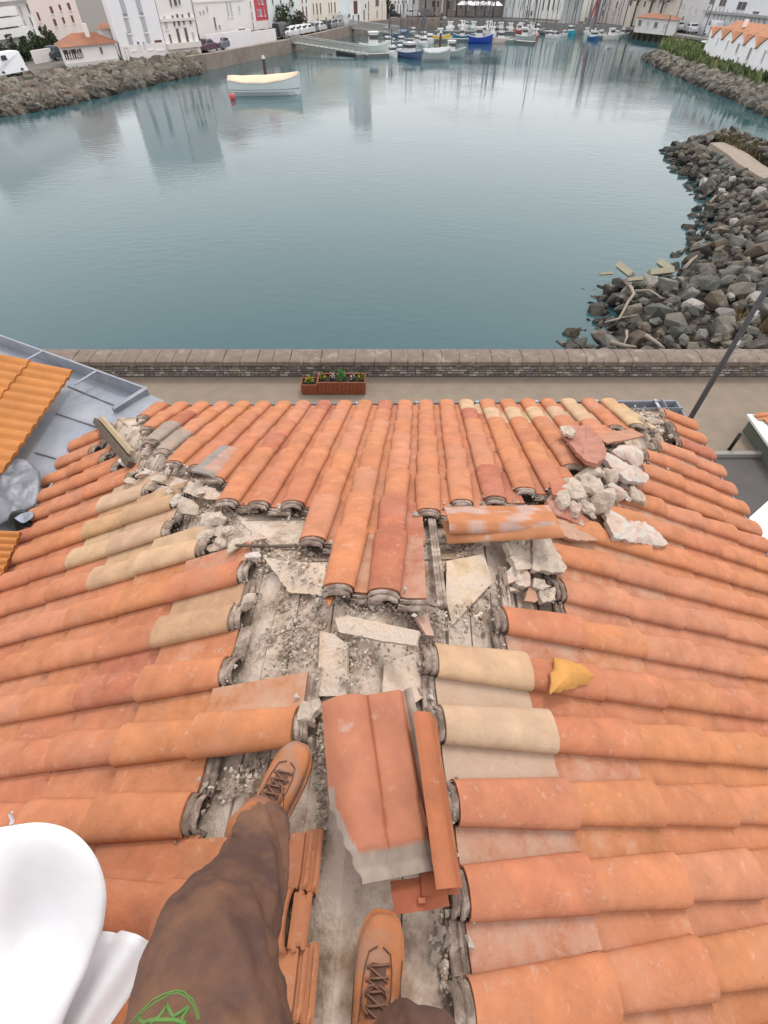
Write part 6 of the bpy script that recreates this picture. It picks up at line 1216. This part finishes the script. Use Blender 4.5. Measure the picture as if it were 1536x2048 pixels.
for x, y, k, c, lb, rz in cars:
    t = car_parts('parked_van' if k == 'van' else 'parked_car', c, 5.0 if k == 'van' else 4.2, 1.9 if k == 'van' else 1.75, 2.1 if k == 'van' else 1.45, k == 'van')
    zz = 0 if not (1405 < x < 1450 and y > 100) else -.3
    p = at(x, y, zz); t.location = (p.x, p.y, zz + .01); t.rotation_euler = (0, 0, heading(x, y, 10, -2 if x < 700 else (0 if x < 1300 else 3)) + R(rz)); tag(t, lb, 'van' if k == 'van' else 'car', QG if x < 700 else 'vehicles at the harbour end and the wharf')
# ---- boats
def boat(x, y, lpx, hull, label, cabin=(.88, .88, .88), rz=0, mast=True, cab=True, name='fishing_boat', cover=None, deck=(.5, .45, .4), cat='boat', freeb=.9, mh=4.5):
    if lpx < 100: lpx *= 1.12; mh *= .75
    p = at(x, y, Z_W); dep = p.y * cp - (Z_W - CZ) * sp; L_ = lpx * dep / F_PX; B_ = L_ * .32; fb = freeb * L_ / 9; far = lpx < 100; steep = abs(math.sin(R(rz))) > .7; t = empty(name, (p.x, p.y, Z_W), R(rz), label=label, cat=cat, group='boats moored in the harbour' if far else None); t.scale = ((1.5 if steep else 1.0), (1.9 if steep else 1.3), 1.9) if far else (1, 1, 1.15)
    m = MB(); secs = []
    for i in range(11):
        s_ = i / 10; xx = (s_ - .5) * L_; w_ = B_ / 2 * (1 - max(0, (s_ - .55) / .45) ** 2.2) * (1 - .25 * max(0, (.25 - s_) / .25)) + .02; sh_ = fb * (1 + .55 * (abs(s_ - .4) / .6) ** 2)
        secs.append([V((xx, -w_, sh_)), V((xx, -w_ * .92, fb * .35)), V((xx, -w_ * .55, -.25)), V((xx, 0, -.45 + .3 * s_)), V((xx, w_ * .55, -.25)), V((xx, w_ * .92, fb * .35)), V((xx, w_, sh_)), V((xx, w_ * .9, sh_ - .02)), V((xx, w_ * .85, sh_ * .72)), V((xx, 0, sh_ * .74)), V((xx, -w_ * .85, sh_ * .72)), V((xx, -w_ * .9, sh_ - .02))])
    m.loft(secs, col=(*hull, 0)); h = m.build('hull', M['paint'], smooth=False); h.parent = t
    m = MB(); 
    for s_ in (-1, 1): m.tube([secs[i][0 if s_ < 0 else 6] + V((0, 0, .03)) for i in range(11)], .05 * L_ / 9, 5, col=(.8, .8, .8, 0))
    q = m.build('gunwale', M['paint']); q.parent = t
    if cab:
        ch = L_ * .17; m = MB(); m.box((-L_ * .08, 0, fb * .75 + ch / 2), (L_ * .28, B_ * .62, ch), col=(*cabin, 0), top=.92); cb_ = m.build('cabin', M['paint'], bevel=.04); cb_.parent = t
        m = MB(); m.box((-L_ * .08, 0, fb * .75 + ch * .72), (L_ * .27, B_ * .615, ch * .30), col=(.05, .06, .08, 0), top=.98); m.v = [(a_[0] * 1.0 + .01, a_[1] * 1.03, a_[2]) for a_ in m.v]
        w_ = m.build('window', M['glassd']); w_.parent = cb_
        m = MB(); m.box((-L_ * .08, 0, fb * .75 + ch + .04), (L_ * .31, B_ * .66, .08), col=(*cabin, 0)); r_ = m.build('cabin_roof', M['paint']); r_.parent = t
    if mast:
        m = MB(); m.tube([(-L_ * .2, 0, fb * .6), (-L_ * .2, 0, fb + mh)], .05, 6); m.tube([(-L_ * .2, 0, fb + mh * .5), (L_ * .15, 0, fb + mh * .85)], .03, 5); m.tube([(-L_ * .2, 0, fb + mh), (L_ * .46, 0, fb * 1.4)], .012, 4); q = m.build('mast', M['metal_grey']); q.parent = t
    if cover:
        m = MB(); rr_ = []
        for i in range(11):
            s_ = i / 10; w_ = abs(secs[i][0].y) * 1.03; zz = secs[i][0].z + .03; hh = .55 * L_ / 9 * math.sin(math.pi * (.12 + .80 * s_)) ** .6; rr_.append([V((secs[i][0].x, yy * w_, zz + hh * (1 - abs(yy) ** 1.3) + .02 * math.sin(i * 2.1))) for yy in (-1, -.8, -.5, -.2, 0, .2, .5, .8, 1)])
        m.grid(rr_, (*cover, 0)); q = m.build('tarpaulin', M['wallw'], smooth=True, fix=False); q.parent = t; s2 = q.modifiers.new('t', 'SOLIDIFY'); s2.thickness = .02
    return t, L_, secs, fb
t, L_, secs, fb = boat(532, 189, 138, (.72, .80, .80), 'white moored rowing boat under a cream tarpaulin in open water', rz=4, mast=False, cab=False, name='rowing_boat', cover=(.74, .57, .42), freeb=1.05)
m = MB(); m.tube([(L_ * .5, 0, fb * .2), (L_ * .505, 0, fb * 1.75)], .09, 6, col=(.8, .82, .82, 0)); q = m.build('stem_post', M['paint']); q.parent = t
m = MB(); m.tube([V(secs[i][1]) + V((0, -.02, .16)) for i in range(11)], .03, 5, col=(.25, .30, .32, 0)); q = m.build('stripe', M['paint']); q.parent = t
p = at(466, 200, Z_W); bu = MB(); vs = []; bu.tube([p + V((0, 0, -.2)), p + V((0, 0, 0)), p + V((0, 0, .3)), p + V((0, 0, .55)), p + V((0, 0, .62))], [.1, .27, .33, .22, .06], 14, col=(.65, .09, .10, 0)); tag(bu.build('buoy', M['paint'], smooth=True), 'round red mooring buoy at the stern of the tarpaulined boat', 'buoy')
def pile(x, y, h, r_, label, ht=None):
    p = at(x, y, Z_W); t = empty('mooring_post', tuple(p), label=label, cat='post'); m = MB(); m.tube([p - V((0, 0, .5)), p + V((0, 0, h))], r_, 10); wparent(m.build('post', M['wood_dark']), t); m = MB(); m.tube([p + V((0, 0, h)), p + V((0, 0, h + .3))], [r_ * 1.1, r_ * .9], 10, col=(.85, .85, .85, 0)); wparent(m.build('cap', M['paint']), t)
pile(533, 163, 2.2, .2, 'dark mooring post with white cap behind the tarpaulined boat')
pile(879, 108, 2.6, .22, 'dark post with white cap between the grey tenders'); pile(1320, 100, 4.5, .07, 'thin pole at the tip of the grassy far point')
wb = (.86, .87, .88)
B_LIST = [(752, 108, 58, (.68, .78, .76), 'pale green white motor boat at the end of the gangway pontoon', dict(rz=8, mast=False)), (786, 113, 26, wb, 'small white cruiser seen bow on beside the pale green boat', dict(rz=-70, mast=True, mh=2)), (822, 116, 40, (.08, .13, .25), 'navy hulled cruiser with white cabin near the front', dict(rz=-50, mh=3)), (800, 106, 20, wb, 'white runabout behind the front cruisers', dict(rz=-80, mast=False)), (846, 108, 22, (.10, .24, .38), 'small blue boat right of the navy cruiser', dict(rz=10, mast=False, cab=False)),
 (872, 121, 50, (.42, .46, .46), 'grey covered tender at the front of the middle pontoon', dict(rz=8, mast=False, cab=False, cover=(.45, .48, .48))), (905, 115, 44, (.34, .42, .42), 'grey open workboat with small wheelhouse at the middle pontoon', dict(rz=6, mast=False)), (848, 80, 20, wb, 'little white boat left of the yellow one', dict(rz=-60, mh=2)), (882, 82, 32, (.72, .50, .06), 'yellow hulled fishing boat with white cabin', dict(rz=0, mh=6)), (921, 80, 28, (.05, .25, .36), 'teal hulled fishing boat beside the yellow one', dict(rz=170, mh=7)), (960, 87, 42, (.02, .07, .42), 'large bright blue fishing boat in the middle of the harbour', dict(rz=-5, mh=5)), (998, 86, 30, (.80, .66, .58), 'cream pink fishing boat with white cabin right of the blue one', dict(rz=200, mh=3)),
 (1022, 86, 20, (.26, .33, .32), 'grey green dinghy right of the cream pink boat', dict(rz=10, mast=False, cab=False)), (1050, 83, 36, (.40, .48, .46), 'grey workboat with small white cabin right of the cream pink boat', dict(rz=-6, mh=3)), (1040, 63, 22, wb, 'white fishing boat in the second row left of the grey pontoon', dict(rz=90, mh=5)), (1062, 61, 20, (.70, .66, .66), 'pinkish white fishing boat against the grey pontoon', dict(rz=90, mh=5)), (1120, 62, 22, wb, 'white motor boat beside the cyan one', dict(rz=0, mast=False)), (1141, 69, 22, (.04, .42, .56), 'cyan hulled boat seen bow on', dict(rz=-85, mh=4)),
 (1170, 66, 26, (.10, .10, .28), 'navy and white trawler below the red crane', dict(rz=0, mh=8)), (1187, 80, 22, (.03, .12, .34), 'dark blue trawler seen bow on', dict(rz=-80, mh=7)), (1222, 80, 30, (.72, .70, .64), 'white and brown wooden boat at the right end of the fleet', dict(rz=15, mh=4)), (1246, 70, 20, (.10, .12, .24), 'small navy boat by the timber wharf', dict(rz=60, mast=False)), (900, 62, 24, wb, 'white fishing boat in the back row above the yellow one', dict(rz=80, mh=6)), (924, 60, 24, wb, 'white fishing boat in the back row above the teal one', dict(rz=95, mh=8)), (946, 62, 24, (.30, .46, .44), 'green grey fishing boat in the back row', dict(rz=85, mh=6)), (975, 62, 24, (.75, .76, .78), 'white fishing boat in the back row behind the blue one', dict(rz=90, mh=8)), (1000, 62, 22, (.30, .28, .30), 'dark fishing boat in the back row', dict(rz=90, mh=7)), (1019, 62, 20, wb, 'white fishing boat at the right of the back row', dict(rz=90, mh=6)), (890, 50, 20, (.35, .3, .3), 'dark boat tied to the far quay', dict(rz=0, mh=9)), (790, 76, 24, (.10, .17, .26), 'blue dinghy in the left inner row', dict(rz=-60, mast=False, cab=False)), (808, 72, 24, (.12, .20, .30), 'blue boat with cover in the left inner row', dict(rz=-70, mh=5, cab=False, cover=(.18, .26, .36))), (774, 70, 20, (.74, .78, .80), 'white boat in the left inner row', dict(rz=-65, mast=False)), (826, 70, 18, (.5, .5, .5), 'grey boat in the left inner row', dict(rz=-70, mh=6)), (1203, 68, 20, (.6, .6, .6), 'grey trawler between the dark blue and the wooden boat', dict(rz=90, mh=8))]
for x, y, l_, hc, lb, kw in B_LIST: boat(x, y, l_, hc, lb, **kw)
rb_ = random.Random(77)
for i in range(34):
    x = rb_.uniform(880, 1245); y = rb_.choice([56, 60, 65, 70, 74]) + (x - 880) * .012; hc = rb_.choice([(.8, .8, .82), (.75, .78, .8), (.06, .12, .32), (.05, .2, .34), (.5, .12, .1), (.3, .34, .34), (.8, .8, .78)])
    boat(x, y, rb_.uniform(14, 24), hc, 'small ' + ('white' if hc[0] > .7 else 'blue' if hc[2] > .3 and hc[0] < .2 else 'red' if hc[0] == .5 else 'grey') + ' boat packed among the masts of the far fishing fleet', rz=rb_.choice([80, 95, 100, 20, -15]), mh=rb_.uniform(4, 9), cover=None)
for i in range(9):
    x = rb_.uniform(776, 868); y = rb_.uniform(84, 100); boat(x, y, rb_.uniform(15, 24), wb if i % 3 else (.2, .32, .42), 'small ' + ('white' if i % 3 else 'blue') + ' cruiser in the crowd behind the front pontoon', rz=rb_.uniform(-90, -55), mast=i % 2 == 0, mh=3)
# ---- pontoons
def pont(px, z, w_, label, name='pontoon', c=(.16, .16, .17)):
    P = [at(x, y, z) for x, y in px]; t = empty(name, tuple(P[0]), label=label, cat='pontoon'); m = MB()
    for i in range(len(P) - 1): dd = P[i + 1] - P[i]; c_ = (P[i] + P[i + 1]) / 2; m.box((c_.x, c_.y, z - .2), (dd.length, w_, .4), rz=math.atan2(dd.y, dd.x), col=(*c, 0))
    wparent(m.build('float', M['paint']), t); m = MB()
    for i in range(len(P) - 1): dd = P[i + 1] - P[i]; c_ = (P[i] + P[i + 1]) / 2; m.box((c_.x, c_.y, z + .03), (dd.length * .99, w_ * .92, .06), rz=math.atan2(dd.y, dd.x), col=(.5, .48, .45, 0))
    wparent(m.build('deck', M['paint']), t)
pont([(676, 100), (716, 103)], Z_W + .4, 1.2, 'dark floating pontoon under the end of the gangway'); pont([(712, 109), (770, 107), (930, 105)], Z_W + .35, 1.2, 'long pontoon behind the front boats'); pont([(795, 78), (1000, 78), (1068, 84)], Z_W + .35, 1.2, 'pontoon behind the yellow and blue fishing boats'); pont([(1066, 60), (1114, 64)], Z_W + .5, 1.6, 'grey pontoon stage left of the white motor boat'); pont([(870, 62), (1030, 63)], Z_W + .35, 1.2, 'pontoon in the back row of the harbour')
# ---- gangways
def gangway(A, B, zA, zB, label, w_=1.6, h_=1.15, n=16):
    a, b_ = at(*A, zA), at(*B, zB); d = (b_ - a); L_ = d.length; d.normalize(); s = V((-d.y, d.x, 0)).normalized(); t = empty('gangway', tuple(a), label=label, cat='gangway'); up = V((0, 0, 1))
    m = MB(); m.loft([[q + s * w_ / 2 * k + up * z_ for k, z_ in ((-1, 0), (1, 0), (1, -.15), (-1, -.15))] for q in (a, b_)]); wparent(m.build('walkway', M['gang']), t)
    for k in (-1, 1):
        m = MB(); o_ = s * w_ / 2 * k
        for z_ in (.0, h_): m.tube([a + o_ + up * z_, b_ + o_ + up * z_], .07, 6)
        for i in range(n): p0, p1 = a + d * (L_ * i / n) + o_, a + d * (L_ * (i + 1) / n) + o_; m.tube([p0 + up * h_, p1], .045, 5); m.tube([p0, p0 + up * h_], .045, 5)
        for z_ in (.3, .6, .9): m.tube([a + o_ + up * z_, b_ + o_ + up * z_], .03, 4)
        wparent(m.build('side_truss', M['gang']), t)
M['gang'] = mat('gang', (.55, .58, .56), .5, .1, 3, 0, metal=.2)
gangway((578, 83), (738, 108), -.15, -.95, 'grey lattice gangway leading from the left quay down to the pontoon', h_=.85); gangway((700, 55), (800, 68), -.1, -1.0, 'second lattice gangway farther back beside the quay corner', n=12)
# ---- timber wharf with piles
P_ = [at(1250, 55, -.1), at(1400, 77, -.1), at(1640, 112, -.1)]; wf = empty('wharf', tuple(P_[0]), label='timber wharf on dark piles across the right side of the harbour', cat='wharf'); m = MB()
for i in range(2): dd = P_[i + 1] - P_[i]; c_ = (P_[i] + P_[i + 1]) / 2; s_ = V((-dd.y, dd.x, 0)).normalized() * 1.2; m.box((c_.x + s_.x, c_.y + s_.y, -.18), (dd.length, 2.6, .34), rz=math.atan2(dd.y, dd.x))
wparent(m.build('deck', M['concrete']), wf)
for i in range(26):
    t_ = i / 25 * 1.999; k = int(t_); p = P_[k].lerp(P_[k + 1], t_ - k); m = MB(); m.tube([(p.x, p.y + .2, -3), (p.x, p.y + .2, -.3)], .2, 8); m.tube([(p.x, p.y + .2, -1.6), (p.x + .9, p.y + .2, -.4)], .1, 6); wparent(m.build('pile', M['wood_dark']), wf)
# ---- red crane, awnings, people-free extras
c0 = at(1176, 50, 0); cr = empty('crane', tuple(c0), label='red slanting crane jib rising behind the trawlers', cat='crane'); m = MB(); m.tube([c0, c0 + V((2.2, 1, 9)), c0 + V((3.0, 1, 12))], .22, 6, col=(.42, .06, .08, 0)); m.tube([c0 + V((.9, 0, 0)), c0 + V((2.3, 1, 9))], .1, 6, col=(.42, .06, .08, 0)); wparent(m.build('jib', M['paint']), cr); m = MB(); m.box((c0.x + .4, c0.y, .6), (2.2, 2, 1.2), col=(.3, .3, .32, 0)); wparent(m.build('base', M['paint']), cr)
for i, (x, y) in enumerate(((924, 35), (937, 35), (950, 36), (963, 36), (976, 36), (990, 37))):
    p = at(x, y, 0); t = empty('market_parasol', tuple(p), label=['first', 'second', 'third', 'fourth', 'fifth', 'sixth'][i] + ' white market parasol from the left on the far quay', cat='parasol', group='white parasols on the far quay'); m = MB(); m.box((p.x, p.y, 2.7), (3.0, 3.0, .7), col=(.86, .85, .86, 0), top=.25); wparent(m.build('canopy', M['wallw']), t); m = MB(); m.tube([p, p + V((0, 0, 2.5))], .05, 6); wparent(m.build('pole', M['metal_grey']), t)
for i, (x, y, h) in enumerate(((1092, 47, 10), (1068, 46, 9), (1404, 74, 8), (986, 44, 11), (1146, 56, 8))):
    p = at(x, y, 0); t = empty('street_lamp', tuple(p), label=['thin lamp post before the white house with tall windows', 'thin lamp post before the pale green house', 'pale lamp post on the wharf by the long white van', 'thin lamp post behind the blue fishing boat', 'thin lamp post by the grey shed'][i], cat='street lamp'); m = MB(); m.tube([p, p + V((0, 0, h))], .09, 6); wparent(m.build('pole', M['metal_grey']), t); m = MB(); m.box((p.x, p.y - .4, h), (.2, .9, .1)); wparent(m.build('lamp_head', M['metal_grey']), t)
